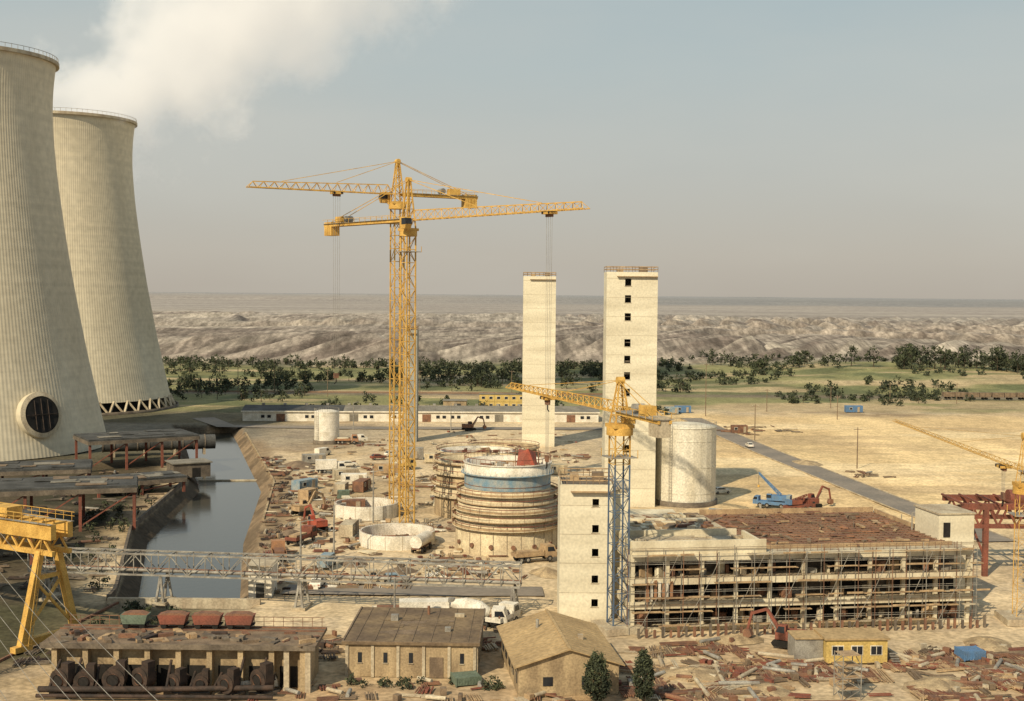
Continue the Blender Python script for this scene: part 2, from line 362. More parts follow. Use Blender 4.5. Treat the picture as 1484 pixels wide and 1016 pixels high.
no=mth('MULTIPLY',mth('SUBTRACT',nn.outputs['Fac'],.5),96.0)
dd=mth('MULTIPLY',mth('ADD',mth('SUBTRACT',rad,dist),no),1/18.)
cl=N.new('ShaderNodeClamp'); L.new(dd,cl.inputs[0])
fd=N.new('ShaderNodeMapRange'); fd.inputs['From Min'].default_value=20; fd.inputs['From Max'].default_value=190; fd.inputs['To Min'].default_value=.085; fd.inputs['To Max'].default_value=.025
L.new(sp.outputs[2],fd.inputs['Value'])
den=mth('MULTIPLY',cl.outputs[0],fd.outputs[0]); L.new(den,pv.inputs['Density'])
pv.inputs['Emission Color'].default_value=(1,.95,.85,1); L.new(mth('MULTIPLY',den,.40),pv.inputs['Emission Strength'])  # steam glows slightly, added emission in place of multiple scattering
bm=bpy.data.meshes.new('steam_plume'); Pp=Part('x'); Pp.lathe([(0.1,-4),(42,-4),(66,60),(100,190),(.1,190)],'conc',32)
bm.from_pydata(Pp.v,[],Pp.f); bm.materials.append(pm)
o=bpy.data.objects.new('steam_plume',bm); scene.collection.objects.link(o)
o.location=(-182,507,98); dirv=Vector((1.08,.05,.90)).normalized(); o.rotation_euler=dirv.to_track_quat('Z','Y').to_euler()
# ---------------------------------------------------------------- concrete stair towers
def stair_tower(x,y,w,dp,h,wins=(),winx=.4,mat='tower',rot=0,top=True,ws=1.0):
    B=Build('concrete_stair_tower',(x,y,0),rot); W=B.p('shaft')
    t=.3; wx=-w/2+w*winx; 
    W.box(0,dp/2,0,w,t,h,mat)
    W.box(-w/2+t/2,0,0,t,dp-t-.002,h,mat); W.box(w/2-t/2,0,0,t,dp-t-.002,h,mat)
    if wins:
        l=wx-ws/2+w/2; W.box(-w/2+l/2,-dp/2,0,l,t,h,mat); r_=w/2-(wx+ws/2); W.box(w/2-r_/2,-dp/2,0,r_,t,h,mat)
        z=0
        for zz in sorted(wins):
            W.box(wx,-dp/2,z,ws,t,zz-ws*.6-z,mat); z=zz+ws*.6
        W.box(wx,-dp/2,z,ws,t,h-z,mat)
    else: W.box(0,-dp/2,0,w,t,h,mat)
    F=B.p('floors'); k=3.
    while k<h: F.box(0,0,k,w-t*2-.05,dp-t*2-.05,.2,'concdark'); k+=4
    Wf=B.p('window_frames')
    for zz in wins:
        Wf.box(wx,-dp/2-.17,zz-ws*.6-.12,ws+.3,.06,.12,'conc2')
    J=B.p('pour_joints'); k=4.0
    while k<h-1: 
        J.box(0,-dp/2-.16,k,w+.02,.03,.05,'conc2'); k+=4.1+U(-.1,.1)
    if top:
        T=B.p('roof_edge_protection')
        for i in range(9):
            xx=-w/2+w*i/8; T.bar((xx,-dp/2,h),(xx,-dp/2,h+1.1),.1,'timberold'); T.bar((xx,dp/2,h),(xx,dp/2,h+1.1),.1,'timberold')
        for zz in (.5,1.05): 
            for yy_ in (-1,1): T.box(0,yy_*dp/2,h+zz,w,.06,.15,'timber')
            for xx in (-1,1): T.box(xx*w/2,0,h+zz,.06,dp,.15,'timber')
        T.box(0,0,h-.3,w-.7,dp-.7,.2,'concdark')
        T.box(w*.1,-dp/2-.5,h-1.0,w*.8,.8,.12,'timber')
        T.box(w*.25,0,h-.1,1.6,1.6,1.3,'timberold'); T.box(-w*.2,1,h-.1,1.2,2.2,.9,'timber')
    B.done()
stair_tower(25.3,275,10.8,8,50,[31.5,35.0,40.5,24.5,28,44.3,47.8,20.5,16.5,12.5],.42,ws=1.3)
stair_tower(8.0,382,9.6,8,50.5,[],.5)
stair_tower(-30.6,390,3.8,6,34,[],.5,mat='greytower')
stair_tower(10.4,179,7.2,8,19,[2.6,5.9,9.6,12.9,16.5],.68,mat='tower',ws=.9)
B=Build('concrete_lift_shaft',(15.2,181,0)); P=B.p('walls'); P.box(0,0,0,2.2,8,17.8,'tower'); P.box(0,0,17.8,2.6,8.4,.3,'conc2'); B.done()
# ---------------------------------------------------------------- tower cranes
def mast(P,z0,z1,w,bay,c,b,m):
    h=w/2; cs=[(-h,-h),(h,-h),(h,h),(-h,h)]
    for x,y in cs: P.bar((x,y,z0),(x,y,z1),c,m)
    n=max(1,int(round((z1-z0)/bay))); bz=(z1-z0)/n
    for i in range(n):
        a_=z0+i*bz
        for k in range(4):
            p=cs[k];q_=cs[(k+1)%4]
            P.bar((*p,a_),(*q_,a_),b,m)
            if (i+k)%2: p,q_=q_,p
            P.bar((*p,a_),(*q_,a_+bz),b,m)
def jib(P,x0,x1,z,w,h0,h1,bay,c,b,m,zt=None):
    n=int(abs(x1-x0)/bay); L_=x1-x0
    hh=lambda t:h0+(h1-h0)*t
    for i in range(n):
        t0=i/n;t1=(i+1)/n; xa=x0+L_*t0; xb=x0+L_*t1
        for s_ in (-1,1):
            P.bar((xa,s_*w/2,z),(xb,s_*w/2,z),c,m)
            P.bar((xa,s_*w/2,z),((xa+xb)/2,0,z+hh((t0+t1)/2)),b,m); P.bar((xb,s_*w/2,z),((xa+xb)/2,0,z+hh((t0+t1)/2)),b,m)
        P.bar((xa,-w/2,z),(xa,w/2,z),b,m); P.bar((xa,-w/2,z),(xb,w/2,z),b,m)
        if i<n-1: P.bar(((xa+xb)/2,0,z+hh((t0+t1)/2)),((xa+xb)/2+L_/n,0,z+hh((t1+t1+1/n)/2)),c,m)
def tower_crane(x,y,H,peak,dx,dy,Lj,Lc,mw=2.0,lower=None,split=0,trol=.8,drop=20,thick=1.0,cw=1.0,m='yellow'):
    B=Build('tower_crane',(x,y,0),math.atan2(dy,dx)); c=.21*thick; b=.09*thick
    B.p('foundation').box(0,0,0,5.5,5.5,.9,'conc2')
    if lower: 
        mast(B.p('mast'),.9,split,mw,mw*1.0,c,b,lower); mast(B.p('upper_mast'),split,H-3,mw,mw*1.0,c,b,m)
    else: mast(B.p('mast'),.9,H-3,mw,mw*1.25,c,b,m)
    P=B.p('slewing_platform'); P.tube((0,0,H-3),(0,0,H-2),mw*.85,m,16); P.box(0,0,H-2.0,mw*1.5,mw*1.4,.5,m); P.box(0,0,H-6,mw+1.6,mw+1.6,.12,'steel')
    for s_ in(-1,1):
        for t_ in(-1,1): P.bar((s_*(mw/2+.8),t_*(mw/2+.8),H-6),(s_*(mw/2+.8),t_*(mw/2+.8),H-4.9),.08,m)
    P=B.p('operator_cab'); P.prism([(1.0,H-1.7),(2.7,H-1.7),(3.0,H-.8),(2.7,H+.5),(1.0,H+.5)],1.4,m,off=-mw*.5-1.0)
    P.prism([(1.6,H-.9),(2.93,H-.9),(3.06,H-.75),(2.75,H+.3),(1.6,H+.3)],1.46,'glass',off=-mw*.5-1.0)
    P=B.p('apex'); w=mw/2
    for s_ in(-1,1):
        for t_ in(-1,1): P.bar((s_*w,t_*w,H-1.5),(s_*.25,t_*.25,peak),c,m)
    n=5
    for i in range(n):
        f=i/n; g_=(i+1)/n; wa=w+(0.25-w)*f; wb=w+(.25-w)*g_; za=H-1.5+(peak-H+1.5)*f; zb=H-1.5+(peak-H+1.5)*g_
        for s_ in(-1,1):
            P.bar((-wa,s_*wa,za),(wb,s_*wb,zb),b,m); P.bar((s_*wa,-wa,za),(s_*wb,wb,zb),b,m); P.bar((-wa,s_*wa,za),(wa,s_*wa,za),b,m); P.bar((s_*wa,-wa,za),(s_*wa,wa,za),b,m)
    P.tube((0,-.5,peak),(0,.5,peak),.5,m,10)
    jib(B.p('jib'),mw/2,Lj,H,1.4*thick,1.7*thick,1.0*thick,2.1,.17*thick,.09*thick,m)
    P=B.p('counter_jib')
    for s_ in(-1,1):
        P.bar((-mw/2,s_*.8,H),(-Lc,s_*.8,H),.35*thick,m,.5*thick); P.bar((-mw/2,s_*1.3,H+1.1),(-Lc,s_*1.3,H+1.1),.07,m)
        k=mw/2
        while k<Lc: P.bar((-k,s_*1.3,H+.2),(-k,s_*1.3,H+1.1),.07,m); k+=2
    P.box(-(Lc+mw/2)/2,0,H+.28,Lc-mw/2,2.5,.08,'steel')
    k=mw/2
    while k<Lc-1.6: P.bar((-k,-.8,H),(-k-1.6,.8,H),.12,m); k+=1.6
    P=B.p('winch_house'); P.box(-Lc+5.2,0,H+.38,2.2*cw,1.5,1.3,m); P.tube((-Lc+8,-.8,H+1.1),(-Lc+8,.8,H+1.1),.6,'steel',12)
    P=B.p('counterweight')
    for i in range(4): P.box(-Lc+.5+i*.7,0,H-1.9*cw,.6,1.8*cw,2.5*cw,m if cw>1.05 else 'conc2')
    P=B.p('tie_bars'); 
    for s_ in(-1,1):
        P.bar((0,s_*.3,peak),(-Lc+1.5,s_*.8,H+.3),.09*thick,m)
    P.bar((0,0,peak),(Lj*.42,0,H+1.6*thick),.1*thick,m); P.bar((0,0,peak),(Lj*.78,0,H+1.3*thick),.1*thick,m)
    tx=Lj*trol
    P=B.p('trolley'); P.box(tx,0,H-.55,2.2,1.7,.35,m); P.box(tx,0,H-1.0,1.6,.4,.5,'rust')
    for s_ in(-1,1): P.tube((tx+s_*.8,-.9,H-.3),(tx+s_*.8,.9,H-.3),.25,'dark',8)
    P=B.p('hoist_ropes')
    for s_ in(-.7,-.25,.25,.7): P.bar((tx+s_,0,H-.9),(tx+s_*.8,0,H-drop),.035,'steel')
    P=B.p('hook_block'); P.box(tx,0,H-drop-1.2,1.0,.35,1.0,'rust'); P.tube((tx,0,H-drop-2),(tx,0,H-drop-1.2),.12,'dark',8); P.bar((tx,0,H-drop-2),(tx+.4,0,H-drop-2.3),.15,'dark')
    B.done()
tower_crane(-19.9,244,58.9,66.6,31.5,-38,49.5,29,2.0,trol=.82,drop=31,cw=1.1,thick=1.1)
tower_crane(-23.6,262,65.2,71.9,-26.6,-15,31.5,18,2.1,trol=.42,drop=36,cw=1.1,thick=1.1)
tower_crane(14.5,170.5,29.4,33.7,-14.6,43.6,47,14,2.1,lower='blue',split=22.5,trol=.6,drop=9,thick=.85)
tower_crane(71.4,177,21,26,3.2,71,72,12,1.8,trol=.12,drop=4,thick=.42)
# ---------------------------------------------------------------- warehouse
B=Build('long_warehouse',(-94,446,0),math.atan2(6,125)); Ln=125
P=B.p('walls'); P.box(Ln/2,9,0,Ln,17.6,3.5,'white')
P=B.p('roof'); 
P.add([(-.5,-.3,3.55),(Ln*.28,-.3,3.55),(Ln*.28,9,5.0),(-.5,9,5.0),(-.5,18.6,3.55),(Ln*.28,18.6,3.55)],[(0,1,2,3),(3,2,5,4)],'darkroof')
P.add([(Ln*.28,-.3,3.55),(Ln+.5,-.3,3.55),(Ln+.5,9,5.0),(Ln*.28,9,5.0),(Ln*.28,18.6,3.55),(Ln+.5,18.6,3.55)],[(0,1,2,3),(3,2,5,4)],'greyroof')
P.add([(Ln,.2,3.5),(Ln,17.8,3.5),(Ln,9,4.95)],[(0,1,2)],'cream')
B.p('fascia').box(Ln/2,-.36,3.25,Ln+1,.1,.45,'white')
P=B.p('doors'); Q=B.p('windows')
for i in range(24):
    x=3+i*5.1
    if i%5==2: P.box(x,.13,0,3.0,.14,2.6,'rust' if i%10==2 else 'greyroof')
    elif i%3!=0:
        for dx_ in (-1,1): Q.box(x+dx_*1.1,.13,1.2,1.2,.1,1.0,'glass')
P=B.p('roof_vents')
for i in range(16): P.box(6+i*7.6,9,4.95,1.0,.8,.7,'steel')
B.done()
B=Build('yellow_office_cabins',(-12.5,503,0)); P=B.p('cabins')
for k in range(2):
    for i in range(3): P.box(2.8+i*6,0,k*2.9,5.9,3,2.8,'contyel')
Q=B.p('windows')
for k in range(2):
    for i in range(6): Q.box(1.4+i*3,-1.53,k*2.9+1,1.4,.08,1.1,'white'); Q.box(1.4+i*3,-1.59,k*2.9+1.1,1.2,.08,.9,'glass')
B.p('roof').box(8.8,0,5.75,18.4,3.4,.15,'greyroof'); B.done()
B=Build('storage_shed',(-22,498,0)); B.p('walls').box(0,0,0,9,6,3.6,'plaster'); B.p('roof').box(0,0,3.6,9.6,6.6,.2,'greyroof'); B.p('door').box(1,-3.05,0,2.6,.1,2.6,'darkroof'); B.done()
# ---------------------------------------------------------------- tanks
def tank(name,x,y,r,h,m,dome=.8,rings=4,rot=0,panels=0):
    B=Build(name,(x,y,0)); P=B.p('shell'); P.lathe([(r,0),(r,h)],m,panels or 48,sm=not panels)
    B.p('roof').lathe([(r+.1,h),(r+.1,h+.15),(r*.5,h+dome*.75),(.05,h+dome)],m,48)
    P=B.p('stiffener_rings')
    for i in range(rings): P.ring(0,0,h*(i+.5)/rings,r,.05,.08,m,48)
    P=B.p('railing')
    for i in range(32):
        t=i*math.pi/16; P.bar((r*math.cos(t),r*math.sin(t),h+.1),(r*math.cos(t),r*math.sin(t),h+1.1),.05,'steel')
    P.ring(0,0,h+1.05,r-.03,.06,.06,'steel',48)
    P=B.p('ladder'); t=math.radians(235)
    for s_ in(-.3,.3): P.bar(((r+.25)*math.cos(t)+s_,(r+.25)*math.sin(t),0),((r+.25)*math.cos(t)+s_,(r+.25)*math.sin(t),h+1),.06,'steel')
    for k in range(int(h/.6)): P.bar(((r+.25)*math.cos(t)-.3,(r+.25)*math.sin(t),k*.6),((r+.25)*math.cos(t)+.3,(r+.25)*math.sin(t),k*.6),.05,'steel')
    B.p('base').lathe([(r+.4,0),(r+.4,1.1),(r,1.1)],'concdark',48)
    B.done()
tank('white_storage_tank',-55.3,382,3.7,9.5,'white')
tank('absorber_silo',37.9,277,6.6,16.8,'tank',.9,3,panels=26)
# ---------------------------------------------------------------- absorber vessels under construction
def vessel(name,x,y,r,levels,full=True,seed=1):
    B=Build(name,(x,y,0)); random.seed(seed)
    if full:
        B.p('lower_drum').lathe([(r,0),(r,6.3),(r-.35,6.5)],'cream',64)
        P=B.p('drum_ribs')
        for i in range(24):
            t=i*math.pi/12; P.bar(((r+.05)*math.cos(t),(r+.05)*math.sin(t),0),((r+.05)*math.cos(t),(r+.05)*math.sin(t),6.2),.12,'conc2')
        P=B.p('drum_ports')
        for i in range(6):
            t=math.radians(205+i*24); P.tube((r*math.cos(t),r*math.sin(t),1.6),((r+.35)*math.cos(t),(r+.35)*math.sin(t),1.6),.4,'rust',12)
        B.p('shoulder').lathe([(r-.35,6.5),(r-.3,8.2),(r-.9,8.4),(r-.8,10.2),(r-1.5,10.5),(r-1.5,11.2)],'cream',64)
        P=B.p('ring_scaffold')
        for z,rr,mm in ((4.3,r+.02,'cream'),(5.8,r+.02,'timber'),(7.2,r-.3,'cream'),(8.6,r-.8,'timber'),(10.1,r-.8,'cream')):
            P.ring(0,0,z,rr,.75,.14,mm,64)
            for i in range(30):
                t=i*math.pi/15; P.bar(((rr+.72)*math.cos(t),(rr+.72)*math.sin(t),z),((rr+.72)*math.cos(t),(rr+.72)*math.sin(t),z+.9),.06,'rust')
            P.ring(0,0,z+.14,rr+.68,.05,.35,'cream' if mm!='cream' else 'timber',64)
            P.ring(0,0,z+.85,rr+.68,.06,.12,'redsteel',64)
        r3=r-1.4
        B.p('upper_drum').lathe([(r3,11.0),(r3,13.6)],'bluefaded',64); B.p('upper_band').lathe([(r3,13.6),(r3,15.3),(r3-.5,15.3),(r3-.5,12.5)],'white',64)
        P=B.p('top_walkway'); P.ring(0,0,13.5,r3,.6,.12,'bluefaded',64); P.ring(0,0,15.3,r3-.4,.6,.12,'white',64)
        for i in range(48):
            t=i*math.pi/24; P.bar(((r3)*math.cos(t),(r3)*math.sin(t),15.3),((r3)*math.cos(t),(r3)*math.sin(t),16.4),.06,'rust')
            P.bar(((r3+.55)*math.cos(t),(r3+.55)*math.sin(t),13.5),((r3+.55)*math.cos(t),(r3+.55)*math.sin(t),14.5),.05,'white')
        P.ring(0,0,16.35,r3-.04,.08,.1,'redsteel',64); P.ring(0,0,11.6,r3,.06,.1,'rust',64)
        B.p('inner_floor').disc(0,0,13.6,r3-.5,'roofrust')
        P=B.p('inner_supports')
        for i in range(70): 
            t=U(0,6.28); q_=U(0,r3-1.5); P.box(q_*math.cos(t),q_*math.sin(t),13.65,U(.3,2.5),U(.2,.8),U(.2,1.4),random.choice(['rust','timber','white','steel']),rot=U(0,3))
        P=B.p('red_tarpaulin'); P.add([(1.5,-2.4,13.6),(5.3,-2.2,13.6),(5.5,2,13.6),(1.5,2,13.6),(1.9,-1.9,16.9),(3.6,-2.1,17.9),(5.0,1.5,16.7),(2.0,1.6,17.4)],[(0,1,5,4),(1,2,6,5),(2,3,7,6),(3,0,4,7),(4,5,6,7)],'red')
        P=B.p('tarpaulin_frame')
        for (xx,yy_,zz) in ((1.4,-2.5,17.1),(5.4,-2.3,18.1),(5.6,2.1,16.9),(1.4,2.1,17.6)): P.bar((xx,yy_,13.6),(xx,yy_,zz),.12,'rust')
    else:
        for i,(z,rr,h,mm) in enumerate(levels):
            B.p('shell').lathe([(rr,z),(rr,z+h),(rr-.5,z+h),(rr-.5,z+h-1.5)],mm,56)
            P=B.p('ring_scaffold'); P.ring(0,0,z+h-.25,rr,.8,.16,'timber' if i%2 else 'cream',56); P.ring(0,0,z+h+.7,rr+.72,.06,.12,'redsteel',56); P.ring(0,0,z+h-.05,rr+.72,.05,.3,'cream',56)
            for k in range(28):
                t=k*math.pi/14; P.bar(((rr+.75)*math.cos(t),(rr+.75)*math.sin(t),z+h-.2),((rr+.75)*math.cos(t),(rr+.75)*math.sin(t),z+h+.85),.06,'rust')
        z,rr,h,mm=levels[-1]; B.p('inner_floor').disc(0,0,z+h-1.4,rr-.5,'concdark')
        P=B.p('inner_clutter')
        for i in range(50):
            t=U(0,6.28); q_=U(0,rr-1.8); P.box(q_*math.cos(t),q_*math.sin(t),z+h-1.38,U(.3,3),U(.15,.6),U(.1,1.2),random.choice(['rust','timber','conc','rust']),rot=U(0,3))
    B.done()
vessel('absorber_vessel',-.6,227,9.1,None,True,3)
vessel('absorber_vessel',-6.5,262,9.2,[(0,9.2,4.5,'plaster'),(4.5,9.0,2.2,'cream'),(6.7,8.8,2.2,'plaster'),(8.9,8.5,2.2,'cream')],False,4)
vessel('absorber_vessel',-8,303,9.6,[(0,9.6,3.0,'cream'),(3,9.3,3.4,'white'),(6.4,9.0,1.6,'white')],False,5)
vessel('absorber_vessel',-2,335,9.0,[(0,9,3.0,'cream'),(3,8.7,2.2,'plaster')],False,6)
def basin(x,y,r,h,fl,seed):
    random.seed(seed); B=Build('circular_concrete_basin',(x,y,0))
    B.p('wall').lathe([(r,0),(r,h),(r-.4,h),(r-.4,.3)],'white',56,sm=False); B.p('floor').disc(0,0,.35,r-.4,fl)
    P=B.p('formwork')
    for i in range(60):
        t=U(0,6.28); q_=U(0,r-1.5); P.box(q_*math.cos(t),q_*math.sin(t),.36,U(.4,3),U(.12,.5),U(.1,.9),random.choice(['rust','timber','timberold','rust']),rot=U(0,3))
    P=B.p('starter_bars')
    for i in range(70):
        t=i*2*math.pi/70; P.bar(((r-.22)*math.cos(t),(r-.22)*math.sin(t),h),((r-.22)*math.cos(t),(r-.22)*math.sin(t),h+U(.2,.5)),.05,'rust')
    P=B.p('wall_panels')
    for i in range(14):
        t=i*2*math.pi/14; P.bar(((r+.01)*math.cos(t),(r+.01)*math.sin(t),0),((r+.01)*math.cos(t),(r+.01)*math.sin(t),h),.07,'conc2')
    B.done()
basin(-29.3,258,6.4,2.7,'roofrust',1); basin(-20.4,229,6.8,2.5,'roofrust',2)
B=Build('tanker_trailer',(-15.5,222.0,.8),1.3); P=B.p('tank'); P.tube((-3,0,1.3),(3,0,1.3),1.1,'white',20); 
Q=B.p('chassis'); Q.box(0,0,.1,6.4,1.4,.25,'rust')
for w in (-2,-.8,2):
    for s_ in (-1,1): Q.tube((w,s_*.75,-.2),(w,s_*1.05,-.2),.5,'rubber',12)
B.done()
B=Build('precast_panel_stack',(-16.5,270,0),.1); P=B.p('panels')
for i in range(11): P.add([(i*.85,0,0),(i*.85+.3,0,0),(i*.85+1.5,0,3.0),(i*.85+1.2,0,3.0),(i*.85,4,0),(i*.85+.3,4,0),(i*.85+1.5,4,3.0),(i*.85+1.2,4,3.0)],[(0,1,2,3),(7,6,5,4),(3,2,6,7),(0,3,7,4),(1,5,6,2)],'conc')
B.done()
# ---------------------------------------------------------------- frame building under construction
random.seed(12)
ang=math.atan2(6.9,48); B=Build('concrete_frame_building',(16.1,169.5,0),ang); Ln=48.5; Dp=32
lv=[.2,3.55,6.75,9.95]
S_=B.p('floor_slabs')
S_.box(Ln/2,Dp/2,lv[0]-.2,Ln,Dp,.35,'conc2')
for z in lv[1:]: S_.box(Ln/2,Dp/2,z,Ln,Dp,.32,'conc2')
Cc=B.p('columns'); nb=10
for j in range(5):
    for i in range(nb+1):
        x=.35+i*(Ln-.7)/nb; y=.32+j*(Dp-.64)/4
        Cc.box(x,y,.35,.5,.5,9.6,'conc')
Bm=B.p('edge_beams')
for z in lv[1:]: 
    Bm.box(Ln/2,-.08,z-.45,Ln+.1,.36,.95,'conc'); Bm.box(-.06,Dp/2,z-.45,.36,Dp-.5,.9,'conc')
Bm.box(Ln/2,-.1,.05,Ln+.1,.3,.5,'conc')
W=B.p('infill_walls')
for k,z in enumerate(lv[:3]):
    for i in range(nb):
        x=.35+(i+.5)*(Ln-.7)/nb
        W.box(x,4.0,z+.32,4.3,.25,2.75,'dark' if R()<.75 else 'concdark')  # mostly near-black walls, colour stands in for shade inside the open storeys
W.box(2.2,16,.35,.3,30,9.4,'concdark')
W.box(9.5,.2,10.3,18.6,.4,1.9,'conc'); W.box(.2,6.2,10.3,.4,11.4,1.9,'conc'); W.box(18.6,5,10.3,.4,9.0,1.4,'conc'); W.box(9.4,11.8,10.3,18,.4,1.2,'conc')
W.box(9.4,6,10.3,17.8,11,.35,'conc2')
F=B.p('roof_formwork')
F.box(33,17,10.28,28,26,.08,'roofrust')
for i in range(26): F.box(20+i*1.08,17,10.37,.10,26,.10,'roofrust')
for i in range(14): F.box(33,5+i*1.8,10.5,28,.1,.08,'timberold')
for i in range(120):
    F.box(U(19,45),U(3,31),10.55,U(.6,3.5),U(.1,.6),U(.06,.3),random.choice(['roofrust','rust','timber','timberold','roofrust']),rot=random.choice([0,1.57,U(0,3)]))
for i in range(110):
    F.box(U(1,18),U(13,31),10.3,U(.6,3.5),U(.2,1.2),U(.06,.5),random.choice(['timber','conc2','conc','timberold','rust']),rot=random.choice([0,1.57,U(0,3)]))
for i in range(30):
    F.box(U(1,18),U(1,11),10.66,U(.6,2.5),U(.2,.8),U(.06,.4),random.choice(['timber','conc2','conc']),rot=random.choice([0,1.57,U(0,3)]))
F.box(33,30.5,10.3,29,.3,.8,'timber'); F.box(47.4,22,10.3,.3,15,.7,'timber'); F.box(33,3,10.3,28,.25,.5,'timber'); F.box(33,.8,10.3,28,2.2,.12,'conc2')
for i in range(30):
    F.bar((19.5+i*.95,.3,10.3),(19.5+i*.95,.3,11.3),.05,'rust')
Sf=B.p('scaffolding')
for row in (-1.5,-.45):
    x=-.5
    while x<Ln+.6: Sf.bar((x,row,0),(x,row,11.0+U(-.5,.6)),.075,'steel' if R()<.5 else 'rust'); x+=2.45
for k in range(6):
    z=1.9*k+.9
    if z<11: 
        for row in (-1.5,-.45): Sf.bar((-.8,row,z+.9),(Ln+.8,row,z+.9),.06,'timberold' if k%2 else 'steel')
        x=0
        while x<Ln:
            l=U(1.8,5)
            if R()<.8: Sf.box(x+l/2,-.98,z,min(l,Ln-x)-.05,.8,.06,random.choice(['timber','timber','conc2']))
            if R()<.35: Sf.box(x+l/2,-1.52,z+.1,l*.8,.05,U(.15,.3),'timber')
            x+=l
for i in range(8): Sf.bar((i*6+.5,-1.58,0),(i*6+3.3,-1.58,5),.06,'steel'); Sf.bar((i*6+3.5,-1.58,5),(i*6+6,-1.58,10.4),.06,'steel')
for row in (16,24): Sf.bar((Ln+.9,row,0),(Ln+.9,row,11),.09,'steel')
K=B.p('wall_clutter')
for i in range(90): K.box(U(.5,48),U(.9,3.6),random.choice(lv[:3])+.36,U(.3,2.2),U(.2,1),U(.3,1.8),random.choice(['timber','conc','rust','steel','timberold','conc2']),rot=U(0,3))
for i in range(7): K.box(2.2+i*.55,-.6,4.2+.04*i,.38,.12,2.5+.3*math.sin(i),'white' if i%2 else 'orange',rot=.2,tilt=.1)
H=B.p('stair_head'); H.box(49.4,10,.02,5.4,7.5,14.0,'tower'); H.box(49.4,10,14.02,5.8,7.9,.22,'conc2'); H.box(47.9,6.2,10.75,1.0,.12,2.1,'dark')
B.done()
B=Build('sheet_pile_row',(16,166.5,0),ang); P=B.p('piles')
for i in range(46): P.box(1+i*1.08,U(-.15,.15),0,.3,.3,U(.9,1.7),'rust' if i%3 else 'concdark',rot=U(-.2,.2))
B.done()
B=Build('concrete_pump_house',(21,219,0),.05); P=B.p('walls'); P.box(0,0,0,15,9,7.2,'conc2'); P.box(9.5,1,0,5,6,5,'conc')
B.p('roof').box(0,0,7.2,15.5,9.5,.3,'conc'); Q=B.p('windows')
for i in range(4): Q.box(-5+i*3.4,-4.54,3,1.4,.08,1.4,'dark')
B.done()
# ---------------------------------------------------------------- red steel gantry right
B=Build('red_steel_pipe_rack',(74,206,0)); P=B.p('frame')
for x in (3,14): 
    for y in (0,9): P.bar((x,y,0),(x,y,11),.8,'redsteel')
for y in (0,9):
    P.bar((-1,y,11.4),(20,y,11.4),.7,'redsteel',1.0); P.bar((-1,y,8.2),(20,y,8.2),.5,'redsteel',.7)
    for i in range(7): P.bar((-1+i*3,y,8.2),(.5+i*3,y,11.2),.3,'redsteel'); P.bar((.5+i*3,y,11.2),(2+i*3,y,8.2),.3,'redsteel')
for i in range(8): P.bar((-1+i*2.9,-.5,11.9),(-1+i*2.9,9.5,11.9),.3,'redsteel')
P.bar((3,0,3),(3,9,9),.3,'redsteel'); P.bar((14,0,3),(14,9,9),.3,'redsteel')
P.bar((-4.5,3,0),(-4.5,3,10),.5,'rust'); P.bar((-4.5,3,10),(0,3,11),.5,'rust')
B.p('brown_tank').tube((8,4,12.2),(18,4,12.2),1.4,'redsteel',20)
B.done()
# ---------------------------------------------------------------- truss pipe bridge
a0=Vector((-70,186,0)); a1=Vector((1.5,178,0)); dv=a1-a0; Lb=dv.length
B=Build('truss_pipe_bridge',(-70,186,0),math.atan2(dv.y,dv.x)); P=B.p('truss')
for s_ in (-1.3,1.3):
    for z in (4.2,7.2): P.bar((0,s_,z),(Lb,s_,z),.24,'steel')
    n=int(Lb/2.6); bl=Lb/n
    for i in range(n+1): 
        P.bar((i*bl,s_,4.2),(i*bl,s_,7.2),.12,'steel')
        if i<n: P.bar((i*bl,s_,4.2 if i%2 else 7.2),((i+1)*bl,s_,7.2 if i%2 else 4.2),.12,'steel')
for i in range(n+1):
    for z in (4.2,7.2): P.bar((i*bl,-1.3,z),(i*bl,1.3,z),.11,'steel')
    if i<n: P.bar((i*bl,-1.3,7.2),((i+1)*bl,1.3,7.2),.08,'steel')
Q=B.p('pipes'); Q.tube((0,-.5,4.7),(Lb,-.5,4.7),.25,'steel',10); Q.tube((0,.5,4.7),(Lb,.5,4.7),.2,'rust',10)
Q=B.p('trestles')
for x in (3,20,40.5,71):
    for s_ in (-1.3,1.3): Q.bar((x-.6,s_*1.3,0),(x,s_,4.2),.3,'steel'); Q.bar((x+.6,s_*1.3,0),(x,s_,4.2),.3,'steel')
    Q.bar((x,-1.5,1.5),(x,1.5,3.5),.12,'steel'); Q.box(x,0,0,2,4.2,.4,'conc2')
B.done()
# ---------------------------------------------------------------- foreground buildings
random.seed(88)
B=Build('flat_roof_workshop',(-11.4,156.5,0),-.02); P=B.p('walls'); P.box(0,0,0,15.4,16,3.9,'plaster')
Q=B.p('pilasters')
for i in range(6): Q.box(-7.5+i*3,-8.08,0,.35,.16,3.9,'conc2')
for i in range(6): Q.box(7.78,-7.8+i*3,0,.16,.35,3.9,'conc2')
B.p('roof').box(0,0,3.9,16.2,16.8,.3,'brownroof')
E=B.p('roof_edge'); E.box(0,-8.3,4.2,16.2,.2,.12,'timberold'); E.box(8.0,0,4.2,.2,16.4,.12,'timberold'); E.box(-8.0,0,4.2,.2,16.4,.12,'timberold')
Q=B.p('windows')
for i in range(5):
    if i==3: continue
    Q.box(-6+i*3,-8.04,1.7,.45,.1,1.2,'glass'); Q.box(-6+i*3,-8.07,1.6,.65,.1,.1,'conc2')
B.p('front_door').box(3.0,-8.05,0,1.6,.1,2.4,'timberold')
B.p('door').box(7.74,-2,0,.08,2.6,2.7,'darkroof')
